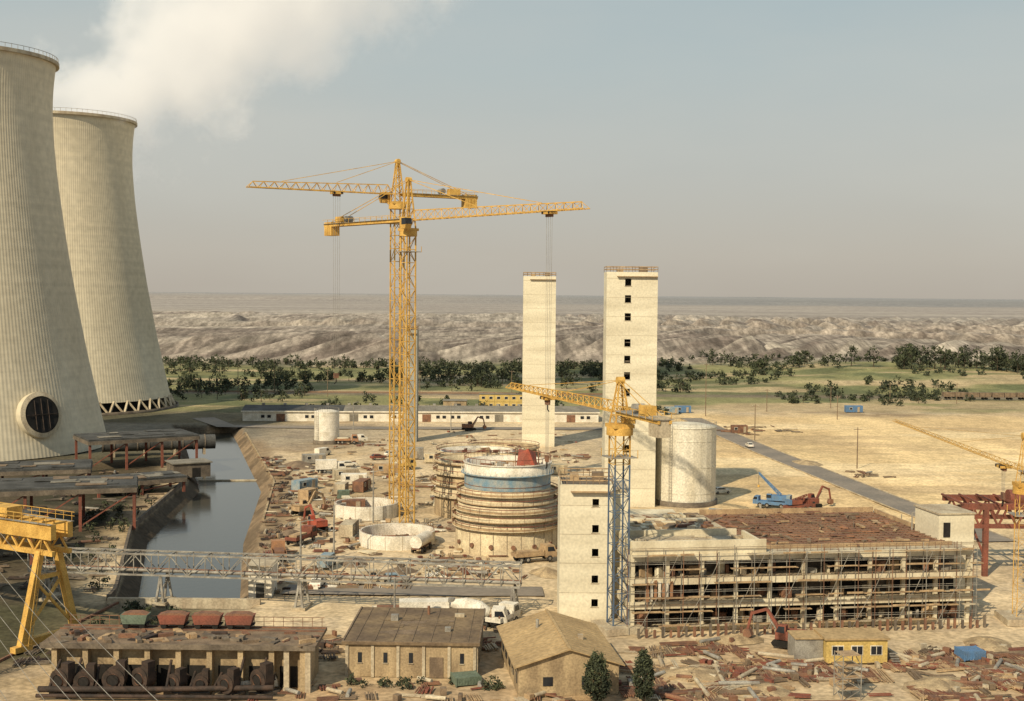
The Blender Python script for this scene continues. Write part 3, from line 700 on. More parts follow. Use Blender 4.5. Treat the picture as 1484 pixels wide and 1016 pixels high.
V=B.p('roof_vents'); V.box(-3,2,4.2,.9,.9,.7,'steel'); V.box(4,-3,4.2,.7,.7,.5,'steel'); V.tube((1,5,4.2),(1,5,5.3),.18,'rust',8); V.box(5,4,4.2,1.2,.6,.4,'conc2')
V=B.p('roof_patches')
for i in range(12): V.box(U(-6,6),U(-6,6),4.2+.004*i,U(1,4),U(.6,3),.012,random.choice(['brownroof','brownroof','timberold']),rot=U(-.1,.1))
for i in range(7): V.box(-6.5+i*2.2,0,4.25,.06,16,.02,'timberold')
B.done()
B=Build('gable_roof_workshop',(5.7,150.5,0),.12); P=B.p('walls'); P.box(0,0,0,11.4,17,3.6,'plaster')
P.add([(-5.7,-8.5,3.6),(5.7,-8.5,3.6),(0,-8.5,5.3)],[(0,1,2)],'plaster'); P.add([(-5.7,8.5,3.6),(5.7,8.5,3.6),(0,8.5,5.3)],[(1,0,2)],'plaster')
P=B.p('roof')
for s_ in(-1,1): P.add([(s_*6.3,-9,3.5),(s_*6.3,9,3.5),(0,9,5.45),(0,-9,5.45),(s_*6.3,-9,3.35),(s_*6.3,9,3.35),(0,9,5.3),(0,-9,5.3)],[(0,1,2,3),(7,6,5,4),(0,4,5,1),(0,3,7,4),(1,5,6,2)],'tanroof')
B.p('ridge').box(0,0,5.42,.35,18,.1,'tanroof'); Q=B.p('roof_sheet_seams')
for s_ in(-1,1):
    for i in range(17): Q.bar((s_*6.3,-8.4+i*1.05,3.51),(0,-8.4+i*1.05,5.46),.035,'tanroof')
Q=B.p('windows')
for i in range(2): Q.box(-2.4+i*4.4,-8.54,1.2,1.1,.1,1.0,'glass')
for i in range(5): Q.box(-5.74,-6.5+i*3.2,1.2,.1,1.5,1.2,'glass')
V=B.p('roof_vents'); V.tube((-2,3,4.6),(-2,3,5.8),.2,'steel',8); V.box(2.4,-2,4.6,.6,.6,.6,'conc2')
B.done()
random.seed(5)
B=Build('loading_platform_building',(-37.2,146.5,0),-.01); P=B.p('walls'); P.box(0,.5,0,29,7,5.0,'plaster')
Q=B.p('buttresses')
for i in range(9): Q.box(-14+i*3.5,-3.6,0,.6,1.2,4.9,'plaster')
B.p('deck').box(0,-.2,5.0,31,8.6,.4,'timberold'); B.p('deck_edge').box(0,-4.55,4.9,31,.12,.6,'concdark')
Q=B.p('bunker_openings')
for i in range(8): Q.box(-12.25+i*3.5,-3.04,.3,2.0,.12,2.4,'dark')
Q=B.p('railing')
for i in range(27): Q.bar((-15+i*1.15,4.0,5.4),(-15+i*1.15,4.0,6.5),.06,'rust')
Q.bar((-15.2,4.0,6.5),(15.2,4.0,6.5),.06,'rust'); Q.bar((-15.2,4.0,6.0),(15.2,4.0,6.0),.05,'rust')
Q=B.p('deck_rails'); Q.box(0,1.8,5.4,31,.12,.16,'rust'); Q.box(0,3.2,5.4,31,.12,.16,'rust')
Q=B.p('deck_columns'); 
for x in (14.6,12.2): Q.box(x,-4.0,0,.6,.6,4.9,'conc2')
Q=B.p('deck_clutter')
for i in range(70): Q.box(U(-15,15),U(-4,1),5.4,U(.3,2.2),U(.2,.8),U(.05,.5),random.choice(['rust','timberold','concdark','timber','darkrust']),rot=U(0,3))
B.done()
def hopper_wagon(x,y,z,rot,L_=3.4,m='redsteel'):
    B=Build('small_freight_wagon',(x,y,z),rot)
    B.p('body').prism([(-L_/2+.3,.55),(L_/2-.3,.55),(L_/2,1.6),(-L_/2,1.6)],1.7,m); B.p('load').prism([(-L_/2+.1,1.6),(L_/2-.1,1.6),(L_/2-.8,1.85),(-L_/2+.8,1.85)],1.4,'rust')
    P=B.p('wheels')
    for a_ in(-1,1):
        for s_ in(-.7,.7): P.tube((a_*L_*.3,s_-.06,.35),(a_*L_*.3,s_+.06,.35),.35,'dark',12)
    B.p('underframe').box(0,0,.42,L_,1.2,.14,'dark'); B.done()
for x in (-39.5,-35.5,-31.7): hopper_wagon(x,149,5.55,-.01)
hopper_wagon(-44,149,5.55,-.01,3.2,'green')
random.seed(77)
for k,x in enumerate(np.linspace(-50,-27.5,8)): 
    B=Build('exhaust_fan_unit',(float(x)+U(-.6,.6),141.0+U(-.8,.6),0),U(-.8,.8)); rr=U(.75,1.35); cz=rr+.6
    P=B.p('volute_casing'); P.tube((0,-.7,cz),(0,.7,cz),rr,'darkrust',22); P.tube((0,-.85,cz),(0,-.7,cz),rr*.55,'rust',18,cap=False); P.tube((0,-.8,cz),(0,-.72,cz),rr*.5,'dark',18)
    B.p('outlet').box(rr*.6,0,cz,rr*.8,1.1,rr*1.6,'darkrust'); Q=B.p('motor'); Q.tube((-.1,.7,cz),(-.1,1.7,cz),.4,'darkrust',12); Q.box(0,.3,0,2.2,2.6,.5,'concdark')
    B.p('legs').box(0,0,.5,1.5,.9,.6,'darkrust'); B.done()
B=Build('connecting_pipework',(0,0,0)); P=B.p('pipes')
P.tube((-52,139.6,1.0),(-40,139.9,1.0),.35,'darkrust',10); P.tube((-40,139.9,1.0),(-26,139.6,1.4),.3,'darkrust',10); P.tube((-52,138.9,.5),(-26,139.0,.5),.22,'darkrust',10)
for i in range(10): P.tube((-51+i*2.6,140.1,1.0),(-51+i*2.6+U(-.5,.5),142.5,U(2,4)),.16,'darkrust',8)
B.done()
# ---------------------------------------------------------------- overhead power cables
def span(P,p,q,sag,r):
    p=Vector(p);q=Vector(q);pr=p;n=16
    for i in range(1,n+1):
        f=i/n; c=p.lerp(q,f)-Vector((0,0,sag*4*f*(1-f))); P.bar(pr,c,r,'steel'); pr=c
for (x,y,h) in ((-64,142,24),(-16,76,14)):
    B=Build('power_line_pylon',(x,y,0),.6); mast(B.p('lattice'),0,h,1.2,1.6,.12,.06,'steel'); P=B.p('crossarms'); P.bar((-3,0,h-.5),(3,0,h-.5),.2,'steel'); P.bar((-3,0,h-7),(3,0,h-7),.2,'steel')
    Q=B.p('insulators')
    for k in(-2.8,0,2.8):
        for zz in(h-1.2,h-7.8): Q.tube((k,0,zz),(k,0,zz+.7),.1,'white',8)
    B.done()
B=Build('overhead_power_cables'); P=B.p('cables'); cx_,cy_=math.cos(.6),math.sin(.6)
for k in(-2.8,0,2.8):
    for dz in (1.2,7.8): span(P,(-64+k*cx_,142+k*cy_,24-dz),(-16+k*cx_,76+k*cy_,14-dz),1.6,.035)
B.done()
# ---------------------------------------------------------------- yellow gantry crane left
B=Build('yellow_gantry_crane',(-57.5,160,0),math.radians(150)); P=B.p('main_girder')
for s_ in(-1.3,1.3): P.bar((-1.5,s_,14.9),(34,s_,14.9),.8,'yellow',1.9)
for i in range(18): P.bar((-1+i*2,-1.1,15.9),(-1+i*2,1.1,15.9),.25,'yellow')
for s_ in(-1.3,1.3):
    P.bar((-1.5,s_,12.2),(34,s_,12.2),.5,'yellow',.6)
    for i in range(12): P.bar((-1+i*3,s_,12.3),(.5+i*3,s_,14.1),.22,'yellow'); P.bar((.5+i*3,s_,14.1),(2+i*3,s_,12.3),.22,'yellow')
Q=B.p('walkway_railing')
for s_ in(-2,2):
    for i in range(24): Q.bar((-1+i*1.5,s_,15.9),(-1+i*1.5,s_,17.0),.06,'yellow')
    Q.bar((-1.5,s_,17.0),(34,s_,17.0),.07,'yellow'); Q.bar((-1.5,s_,16.5),(34,s_,16.5),.05,'yellow'); Q.box(16,s_*.85,15.86,35,.5,.06,'steel')
Q=B.p('support_legs')
for x in (1,32):
    for s_ in(-1,1):
        Q.bar((x,s_*1.3,12.3),(x,s_*4.2,.9),.85,'yellow'); 
    Q.bar((x,-2.4,9.0),(x,2.4,9.0),.5,'yellow'); Q.bar((x,-4.2,1.2),(x,4.2,1.2),.8,'yellow',.9); Q.bar((x,-2.4,9.0),(x,3.9,2),.3,'yellow'); Q.bar((x,2.4,9.0),(x,-3.9,2),.3,'yellow')
Q=B.p('bogies')
for x in (1,32):
    for s_ in(-1,1):
        Q.box(x,s_*4.2,.3,1.0,2.6,.7,'yellow')
        for k in(-.8,.8): Q.tube((x-.2,s_*4.2+k,.35),(x+.2,s_*4.2+k,.35),.35,'dark',12)
Q=B.p('trolley_house'); Q.box(9,0,16.0,3.4,2.4,1.2,'yellow'); Q.box(3.8,-2.9,11.6,1.7,1.6,2.0,'yellow'); Q.box(3.8,-2.95,12.2,1.75,1.65,.9,'glass')
Q=B.p('ladder')
for s_ in(-.25,.25): Q.bar((.2,s_+3.6,.9),(.2,s_+1.2,15.5),.06,'yellow')
for i in range(22): Q.bar((.2,3.35-i*.109,1.2+i*.65),(.2,3.85-i*.109,1.2+i*.65),.05,'yellow')
B.done()
B=Build('gantry_crane_rail',(-60,160,0),0); P=B.p('rail'); P.bar((-4,-20,.2),(4,25,.2),.3,'rust'); B.done()
# ---------------------------------------------------------------- dark ducts and platforms, left
def platform(name,cx,cy,sx,sy,z,rot,cols):
    B=Build(name,(cx,cy,0),rot); B.p('deck').box(0,0,z,sx,sy,.5,'darkroof'); E=B.p('edge_girders')
    for s_ in(-1,1): E.bar((-sx/2,s_*sy/2,z-.4),(sx/2,s_*sy/2,z-.4),.35,'concdark',.9); E.bar((s_*sx/2,-sy/2,z-.4),(s_*sx/2,sy/2,z-.4),.35,'concdark',.9)
    Q=B.p('columns')
    for i in range(cols+1):
        for s_ in(-1,1): Q.bar((-sx/2+.5+i*(sx-1)/cols,s_*(sy/2-.6),0),(-sx/2+.5+i*(sx-1)/cols,s_*(sy/2-.6),z-.1),.55,'redsteel')
    for i in range(cols): Q.bar((-sx/2+.5+i*(sx-1)/cols,-(sy/2-.6),1),(-sx/2+.5+(i+1)*(sx-1)/cols,-(sy/2-.6),z-.8),.22,'redsteel')
    T=B.p('deck_sheets')
    for i in range(12): T.box(U(-sx*.4,sx*.4),U(-sy*.35,sy*.35),z+.5+i*.012,U(2,6),U(1.5,4),.12,random.choice(['greyroof','darkroof','darkroof','darkroof','timberold']),rot=U(-.1,.1))
    B.done()
platform('flue_duct_support_platform',-97,330,28,16,7.6,.55,3)
platform('flue_duct_support_platform',-87,243,30,15,8,.28,3)
platform('flue_duct_support_platform',-92,210,26,12,7,.28,3)
platform('flue_duct_support_platform',-112,292,30,15,4.5,.3,3)
platform('flue_duct_support_platform',-84,285,20,10,3.2,.6,2)
B=Build('flue_gas_duct',(-92,352,0),.35); P=B.p('duct'); P.tube((-20,0,3.4),(10,0,3.4),2.0,'darkroof',24)
for i in range(10): P.tube((-20+i*3,0,3.4),(-19.7+i*3,0,3.4),2.15,'concdark',24)
Q=B.p('saddles')
for i in range(4): Q.box(-17+i*8,0,0,.6,2.6,1.8,'conc2')
B.done()
B=Build('low_pump_house',(-79,312,0),.5); B.p('walls').box(0,0,0,9,7,3.4,'concdark'); B.p('roof').box(0,0,3.4,9.8,7.8,.25,'greyroof'); B.p('door').box(1,-3.54,0,2,.08,2.3,'dark'); B.done()
B=Build('canal_intake_house',(-37,190,0),.05); B.p('walls').box(0,0,0,3.4,6,4.6,'white'); B.p('roof').box(0,0,4.6,3.8,6.4,.2,'conc2'); B.p('door').box(0,-3.04,0,1.2,.08,2.1,'darkroof'); B.done()
# ---------------------------------------------------------------- vehicles
def wheels(P,xs,w,r):
    for x in xs:
        for s_ in(-1,1): P.tube((x,s_*(w/2-.22),r),(x,s_*(w/2+.02),r),r,'rubber',14); P.tube((x,s_*(w/2+.02),r),(x,s_*(w/2+.04),r),r*.5,'steel',10)
def car(x,y,rot,m='white',name='parked_car'):
    B=Build(name,(x,y,.18),rot)
    P=B.p('body'); P.prism([(-2.1,.35),(-2.15,.75),(-2.0,.92),(-1.4,.98),(1.0,.98),(1.9,.88),(2.15,.7),(2.15,.35)],1.66,m)
    P.prism([(-1.75,.98),(-1.25,1.42),(.35,1.42),(1.05,.98)],1.42,m)
    Q=B.p('windows'); Q.prism([(-1.45,1.02),(-1.12,1.34),(.28,1.34),(.82,1.02)],1.46,'glass'); Q.add([(.42,-.62,1.37),(.42,.62,1.37),(1.0,.66,1.02),(1.0,-.66,1.02)],[(0,1,2,3)],'glass'); Q.add([(-1.31,-.62,1.39),(-1.31,.62,1.39),(-1.74,.66,1.01),(-1.74,-.66,1.01)],[(3,2,1,0)],'glass')
    wheels(B.p('wheels'),(-1.3,1.3),1.66,.31); Q=B.p('lamps')
    for s_ in(-.6,.6): Q.box(2.16,s_,.6,.04,.3,.16,'steel'); Q.box(-2.16,s_,.62,.04,.3,.14,'red')
    B.done()
def van(x,y,rot,m='white'):
    B=Build('delivery_van',(x,y,.18),rot); B.p('body').prism([(-2.5,.4),(-2.5,2.1),(1.3,2.15),(1.9,1.3),(2.5,1.1),(2.55,.4)],1.8,m)
    Q=B.p('windows'); Q.prism([(.5,1.3),(.5,1.95),(1.25,1.95),(1.7,1.3)],1.85,'glass'); Q.add([(1.37,-.75,2.06),(1.37,.75,2.06),(1.93,.78,1.33),(1.93,-.78,1.33)],[(0,1,2,3)],'glass')
    wheels(B.p('wheels'),(-1.6,1.6),1.8,.36); B.done()
def truck(x,y,rot,m='white',kind='flat',L_=7.5):
    nm={'flat':'flatbed_truck','box':'box_truck','mixer':'concrete_mixer_truck','pickup':'pickup_truck'}[kind]; B=Build(nm,(x,y,.18),rot)
    s=1.0 if kind!='pickup' else .72
    B.p('cab').prism([(L_/2-2.1*s,.7*s),(L_/2-2.1*s,2.7*s),(L_/2-.5*s,2.7*s),(L_/2-.1,1.7*s),(L_/2,.7*s)],2.3*s,m)
    Q=B.p('windows'); Q.prism([(L_/2-1.7*s,1.7*s),(L_/2-1.7*s,2.45*s),(L_/2-.65*s,2.45*s),(L_/2-.3*s,1.7*s)],2.34*s,'glass'); Q.add([(L_/2-.46*s,-1.0*s,2.6*s),(L_/2-.46*s,1.0*s,2.6*s),(L_/2-.08,1.05*s,1.72*s),(L_/2-.08,-1.05*s,1.72*s)],[(0,1,2,3)],'glass')
    B.p('chassis').box(0,0,.65*s,L_*.96,1.0*s,.3*s,'dark')
    bl=L_-2.3*s; cx=-L_/2+bl/2
    if kind in('flat','pickup'):
        P=B.p('bed'); P.box(cx,0,1.0*s,bl,2.3*s,.12,m)
        for s_ in(-1,1): P.box(cx,s_*1.13*s,1.12*s,bl,.06,.5*s,m)
        P.box(-L_/2+.03,0,1.12*s,.06,2.2*s,.5*s,m); P.box(L_/2-2.35*s,0,1.12*s,.06,2.2*s,.9*s,m)
        if kind=='flat': B.p('load').box(cx,0,1.14,bl*.7,1.6,.7,random.choice(['timber','rust','conc']))
    elif kind=='box': B.p('cargo_box').box(cx,0,.98,bl,2.4,2.3,m)
    else:
        P=B.p('drum'); c0=Vector((-L_/2+.3,0,3.1)); c1=Vector((L_/2-2.5,0,2.0)); d_=c1-c0
        P.tube(c0,c0+d_*.35,.55,m,18,r2=1.2); P.tube(c0+d_*.35,c0+d_*.75,1.2,m,18); P.tube(c0+d_*.75,c1,1.2,m,18,r2=.6); B.p('chute').bar((-L_/2+.2,0,2.7),(-L_/2-.8,0,1.5),.6,'steel',.1); B.p('hopper').box(-L_/2+.3,0,3.3,.8,1,.5,'steel')
    wheels(B.p('wheels'),(L_/2-1.3*s,-L_/2+1.0*s) if kind=='pickup' else (L_/2-1.3,-L_/2+1.0,-L_/2+2.2),2.3*s,.5*s); B.done()
def excavator(x,y,rot,m='yellow'):
    B=Build('excavator',(x,y,.18),rot); P=B.p('tracks')
    for s_ in(-1.1,1.1): P.prism([(-1.8,.1),(-2.1,.5),(-1.8,.9),(1.8,.9),(2.1,.5),(1.8,.1)],.5,'dark',off=s_)
    P=B.p('house'); P.box(-.4,0,1.0,3.2,2.4,1.1,m); P.box(-1.6,0,1.9,.8,2.2,.3,m); Q=B.p('cab'); Q.prism([(.2,1.0),(.2,2.9),(1.2,2.9),(1.6,2.0),(1.6,1.0)],.9,m,off=.75); Q.prism([(.35,1.9),(.35,2.75),(1.15,2.75),(1.5,1.95)],.94,'glass',off=.75)
    Q=B.p('boom'); Q.bar((1.2,-.2,1.6),(3.2,-.2,4.4),.3,m,.4); Q.bar((3.2,-.2,4.4),(5.2,-.2,3.6),.28,m,.36); Q.bar((5.2,-.2,3.8),(5.8,-.2,1.4),.24,m,.32); Q.bar((1.6,-.2,1.5),(3.0,-.2,3.4),.12,'steel')
    B.p('bucket').prism([(5.4,1.5),(6.2,1.4),(6.3,.6),(5.6,.3),(5.1,.7)],.9,'rust',off=-.2); B.done()
def mobile_crane(x,y,rot,m='bluebright',boom=12,el=.6,m2=None,sc_=1.0):
    B=Build('mobile_crane',(x,y,.18),rot); B.p('carrier').box(0,0,.8,10,2.5,.8,m); B.p('driver_cab').prism([(3.6,1.6),(3.6,2.7),(4.7,2.7),(5,1.9),(5,1.0)],2.4,m); B.p('windows').prism([(3.9,1.95),(3.9,2.55),(4.68,2.55),(4.95,1.95)],2.44,'glass')
    P=B.p('superstructure'); P.tube((-1,0,1.6),(-1,0,1.9),1.1,'dark',16); P.box(-1.6,0,1.9,4,2.2,1.3,m); P.box(-3.9,0,1.9,.9,2.4,1.5,m2 or m); P.box(.9,.8,1.9,1.2,.9,1.6,m); P.box(.95,.8,2.5,1.24,.94,.8,'glass')
    Q=B.p('boom'); 
    ca,sa=math.cos(el),math.sin(el); p0=Vector((-2,0,3)); 
    for s_ in(-.4,.4):
        for z_ in(-.4,.4):
            Q.bar(p0+Vector((0,s_,z_)),p0+Vector((boom*ca,s_*.5,boom*sa+z_*.5)),.14,m)
    nn_=int(boom/1.1)
    for i in range(nn_):
        f=i/nn_;g_=(i+1)/nn_
        for s_ in(-.4,.4):
            A=p0+Vector((boom*ca*f,s_*(1-.5*f),boom*sa*f-.4*(1-.5*f))); Bq=p0+Vector((boom*ca*g_,s_*(1-.5*g_),boom*sa*g_+.4*(1-.5*g_))); Q.bar(A,Bq,.09,m)
            A=p0+Vector((boom*ca*f,-s_*(1-.5*f),boom*sa*f+.4*(1-.5*f))); Q.bar(A,Bq,.09,m)
    Q=B.p('hook_line'); tx=-2+boom*ca; tz=3+boom*sa; Q.bar((tx,0,tz),(tx,0,tz-3),.07,'dark'); Q.box(tx,0,tz-3.6,.5,.4,.6,'yellow')
    Q=B.p('outriggers')
    for k in(-4,2.6):
        Q.box(k,0,.7,.4,5.6,.25,'steel')
        for s_ in(-2.7,2.7): Q.box(k,s_,.0,.5,.5,.8,'steel')
    wheels(B.p('wheels'),(-3.6,-2.2,1.4,3.2),2.5,.6); par=B.done(); par.scale=(sc_,)*3
def container(x,y,rot,m,L_=6,h=2.6,z=.15,win=True):
    B=Build('site_container',(x,y,z),rot); P=B.p('shell'); P.box(0,0,.1,L_,2.4,h-.1,m)
    k=-L_/2+.3
    while k<L_/2-.2:
        for s_ in(-1,1): P.box(k,s_*1.23,.25,.12,.06,h-.45,m)
        k+=.35
    P=B.p('frame')
    for a_ in(-1,1):
        for s_ in(-1,1): P.box(a_*(L_/2-.04),s_*1.22,0,.16,.14,h+.04,m)
    if win: Q=B.p('windows'); Q.box(-1.4,-1.28,1.1,1.1,.06,.9,'white'); Q.box(-1.4,-1.32,1.17,.95,.05,.76,'glass'); Q.box(1.6,-1.28,.2,.9,.06,2,'conc2')
    B.done()
car(-29.4,194,1.5); truck(-28.5,143.0,.1,'white','pickup',4.8)
truck(-10.5,172.3,.1,'white','box',9); truck(-4.2,171,-.1,'white','mixer',8); truck(-.9,172,1.1,'white','flat',6); truck(-15.5,174.5,.05,'white','flat',7)
car(71,380,1.6); car(48,290,.3,'white'); car(45.5,294,1.2,'conc2'); van(-46,386,.2); truck(-49,380,.1,'orange','flat',7); van(-52,352,1,'white')
mobile_crane(56,271,2.7,'bluebright',8,.75,'bluefaded',.85); mobile_crane(60.8,268,.4,'redsteel',5,.3,'bluebright',.7)
excavator(64,271,.6,'redsteel'); excavator(-36.5,240,2.2,'red'); excavator(-42,257,.9,'timber'); excavator(36,162.5,2.6,'redsteel'); excavator(-14,420,.5,'rust'); excavator(44.8,215,.4,'orange')
truck(-39,214,1.8,'orange','flat'); truck(-37.5,228,1.2,'redsteel','flat'); truck(-35,270,1.9,'green','flat'); van(-30,208,1.4,'bluefaded'); car(-42,330,.3); car(-36,345,.5,'redsteel'); car(-33,352,.7,'white'); truck(-45,318,.2,'white','box')
van(-22,196,.1,'conc2'); car(-18,197,.2,'bluefaded'); truck(4,214,.4,'timber','flat'); excavator(12,250,1.0,'yellow'); truck(-28,325,.5,'contyel','flat')
cc=['bluefaded','steel','white','timber','conc2','steel','rust','cream','conc2','rust','green']
random.seed(21)
for (x,y,r_) in [(-37,300,.1),(-34,290,1.4),(-40,308,.3),(-31,318,.0),(-38,285,1.5),(-30,236,1.5),(-44,276,1.2),(-47,290,1.0),(-33,262,.1),(20,245,.2),(34,247,.1),(40,252,1.2),(28,300,.3),(12,320,.1),(-52,336,.3),(-20,340,.1)]:
    container(x,y,r_,random.choice(cc),L_=random.choice([4,6,6]),h=2.4)
container(-27.5,347,0,'steel',7,3); container(134,500,.05,'bluebright',6.5); container(66,492,.05,'bluebright',6); container(61,487,.05,'bluefaded',5); container(75,420,.1,'rust',5)
container(57.5,158,.15,'bluebright',2.8,1.2,win=False); container(-5,146,.3,'green',3,1.0,win=False)
B=Build('site_office_cabin',(42.5,157.5,0),.05); P=B.p('walls'); P.box(0,0,.2,7.6,4.6,2.9,'contyel'); P.box(-5.6,.6,.2,3.5,3.4,2.7,'steel')
B.p('roof').box(0,0,3.1,8.1,5.1,.22,'tanroof'); B.p('annex_roof').box(-5.6,.6,2.9,3.6,3.8,.15,'tanroof'); Q=B.p('windows')
for x in(-2.4,0,2.4): Q.box(x,-2.33,1.2,1.5,.06,1.2,'white'); Q.box(x,-2.37,1.3,1.3,.06,1.0,'glass'); Q.box(x,-2.41,1.3,.07,.05,1.0,'white')
Q=B.p('steps'); 
for i in range(5): Q.box(4.8+.0,-1.5-i*.35,1.1-i*.22,1.0,.34,.1,'steel')
B.done()
B=Build('scaffold_stair_tower',(38,142,0),.2); mast(B.p('frame'),0,5.2,2.2,1.3,.09,.06,'steel'); P=B.p('decks')
for i in range(4): P.box(0,0,1.2+i*1.3,2.1,2.1,.06,'timber')
B.done()
# ---------------------------------------------------------------- clutter piles
def clutter(name,n,region,mats,L_=(1,5),seed=1,bund=True,zb=.14):
    random.seed(seed); B=Build(name); P=B.p('pieces')
    for i in range(n):
        x,y=region(); a_=random.choice([.1,1.65,U(0,3.1)])+U(-.15,.15); l=U(*L_); m=random.choice(mats); k=random.randint(2,7) if bund else 1; z=zb
        c,s_=math.cos(a_+1.57),math.sin(a_+1.57)
        for j in range(k):
            o_=(j-k/2)*U(.22,.32); P.box(x+c*o_,y+s_*o_,z+U(0,.08),l*U(.85,1.05),U(.08,.2),U(.05,.2),m,rot=a_+U(-.04,.04),tilt=U(-.02,.02))
        if R()<.3: P.box(x+U(-2,2),y+U(-2,2),z,U(.4,1.1),U(.3,.9),U(.2,.8),random.choice(mats),rot=U(0,3))
        if R()<.12: 
            aa=U(0,3); P.tube((x,y,z+.3),(x+l*math.cos(aa),y+l*math.sin(aa),z+.3),.25,random.choice(['rust','conc2','steel']),8)
    B.done()
def rect(x0,x1,y0,y1): return lambda:(U(x0,x1),U(y0,y1))
def clus(x0,x1,y0,y1,n,sp,seed):
    rr=random.Random(seed); cs=[(rr.uniform(x0,x1),rr.uniform(y0,y1)) for _ in range(n)]
    def f():
        c=random.choice(cs); return (min(x1,max(x0,c[0]+random.gauss(0,sp*1.6))),min(y1,max(y0,c[1]+random.gauss(0,sp))))
    return f
yard=['rust','timber','timberold','rust','timber','conc2','timberold','rust','redsteel']
clutter('rebar_and_timber_stacks',380,clus(14,66,139,163.5,34,1.8,1),yard,(1.5,6),31)
clutter('formwork_stacks',260,lambda:(lambda y:(float(Rx(y))+U(4.6,24),y))(U(196,340)),yard+['conc','white','steel','darkrust'],(1,3.5),32)
clutter('canal_bank_pipes',110,lambda:(lambda y:(float(Rx(y))+U(4.6,9),y))(U(190,350)),['rust','darkrust','timberold','concdark'],(1,4),45)
clutter('construction_materials',220,clus(-30,8,194,250,22,3,2),yard+['conc','timber','white'],(1,3.5),33)
clutter('construction_materials',130,clus(12,62,210,262,18,4,3),yard+['conc','conc2'],(1,5),34)
clutter('construction_materials',210,clus(-45,20,262,370,28,6,4),yard+['conc','white','steel'],(1,5),35)
clutter('construction_materials',50,clus(-50,40,370,415,10,5,7),yard+['conc','steel'],(1,5),46)
clutter('scrap_timber',60,rect(-26,12,160,172),yard,(1,3),36)
clutter('scrap_timber',45,rect(-30,16,139,146),yard,(1,3),37)
clutter('pipe_stacks',30,rect(62,95,415,445),['rust','timberold','concdark'],(2,6),38)
clutter('pipe_stacks',8,rect(86,96,318,330),['rust','timberold'],(2,5),39)
clutter('scrap_heap',110,lambda:(lambda y:(float(Lx(y))-U(6,30),y))(U(190,320)),['concdark','darkrust','timberold','concdark'],(1,5),40)
clutter('scrap_heap',80,rect(-60,-22,152,166),['concdark','darkrust','timberold'],(1,4),41)
random.seed(50)
for (x,y,r_,h) in [(60,275,5,1.5),(48,238,5,1.8),(-26,212,3,1),(-41,236,2.5,1.1),(56,205,6,2),(30,166,3,.8),(62,164,4,1),(6,205,3,1),(80,345,5,.9),(-55,330,5,1.5),(22,150,4,.9),(50,147,4,.8),(30,144,3,.7),(-18,205,3,.8),(-10,245,3,1)]:
    B=Build('sand_heap',(x,y,0)); P=B.p('heap'); vs=[];seg=22
    ph=U(0,6)
    for k in range(6):
        f=k/5
        for i in range(seg):
            t=i*2*math.pi/seg; q_=r_*(1-f)*(1+.25*math.sin(2*t+ph)+U(-.08,.08)); vs.append((q_*math.cos(t),q_*math.sin(t),h*(1-(1-f)**1.6)*(1+U(-.08,.08))))
    P.add(vs,[(k*seg+i,k*seg+(i+1)%seg,(k+1)*seg+(i+1)%seg,(k+1)*seg+i) for k in range(5) for i in range(seg)],'plaster' if x>0 else 'timberold'); B.done()
# ---------------------------------------------------------------- poles
def pole(x,y,h,name='utility_pole',arm=True,lamp=False):
    B=Build(name,(x,y,gz(x,y) if y>500 else 0)); P=B.p('mast'); P.tube((0,0,0),(0,0,h),.18,'timberold' if not lamp else 'steel',8,r2=.11)
    if arm: P.box(0,0,h-.7,2.0,.14,.14,'timberold'); [P.tube((k,0,h-.56),(k,0,h-.3),.06,'white',6) for k in(-.9,0,.9)]
    if lamp: P.bar((0,0,h),(1.4,0,h+.3),.1,'steel'); P.box(1.6,0,h+.2,.8,.3,.14,'steel')
    B.done()
for x,y,h in ((91,335,11),(76,398,11.5),(73,480,20),(100,500,9),(160,540,9),(190,545,9),(130,520,9),(-120,560,16),(-105,565,16),(-80,555,12),(-40,556,12),(0,558,12),(120,470,9)): pole(x,y,h)
for x,y,h in ((-33,200,9),(-30,216,9),(-27,250,10),(20,205,9),(60,190,13),(-15,165,8),(-52,420,9),(-20,422,9),(10,424,9)): pole(x,y,h,'lamp_post',False,True)
random.seed(9)
B=Build('railway_track',(0,0,0)); P=B.p('rails')
for k in (0,1.5,5,6.5): P.bar((-250,571+k,.35),(60,576+k,.35),.12,'rust')
B.done()
for i in range(8):
    xx=196+i*11; yy_=566+i*.2; B=Build('goods_wagon',(xx,yy_,.4+gz(xx,yy_)),.02); B.p('body').box(0,0,1.1,10,2.7,2.0,random.choice(['rust','timberold','timberold'])); P=B.p('wheels')
    for k in(-3.5,-2,2,3.5):
        for s_ in(-.75,.75): P.tube((k,s_-.07,.5),(k,s_+.07,.5),.5,'dark',10)
    B.p('stanchions').box(0,-1.4,1.1,.2,.12,2.0,'dark'); B.done()
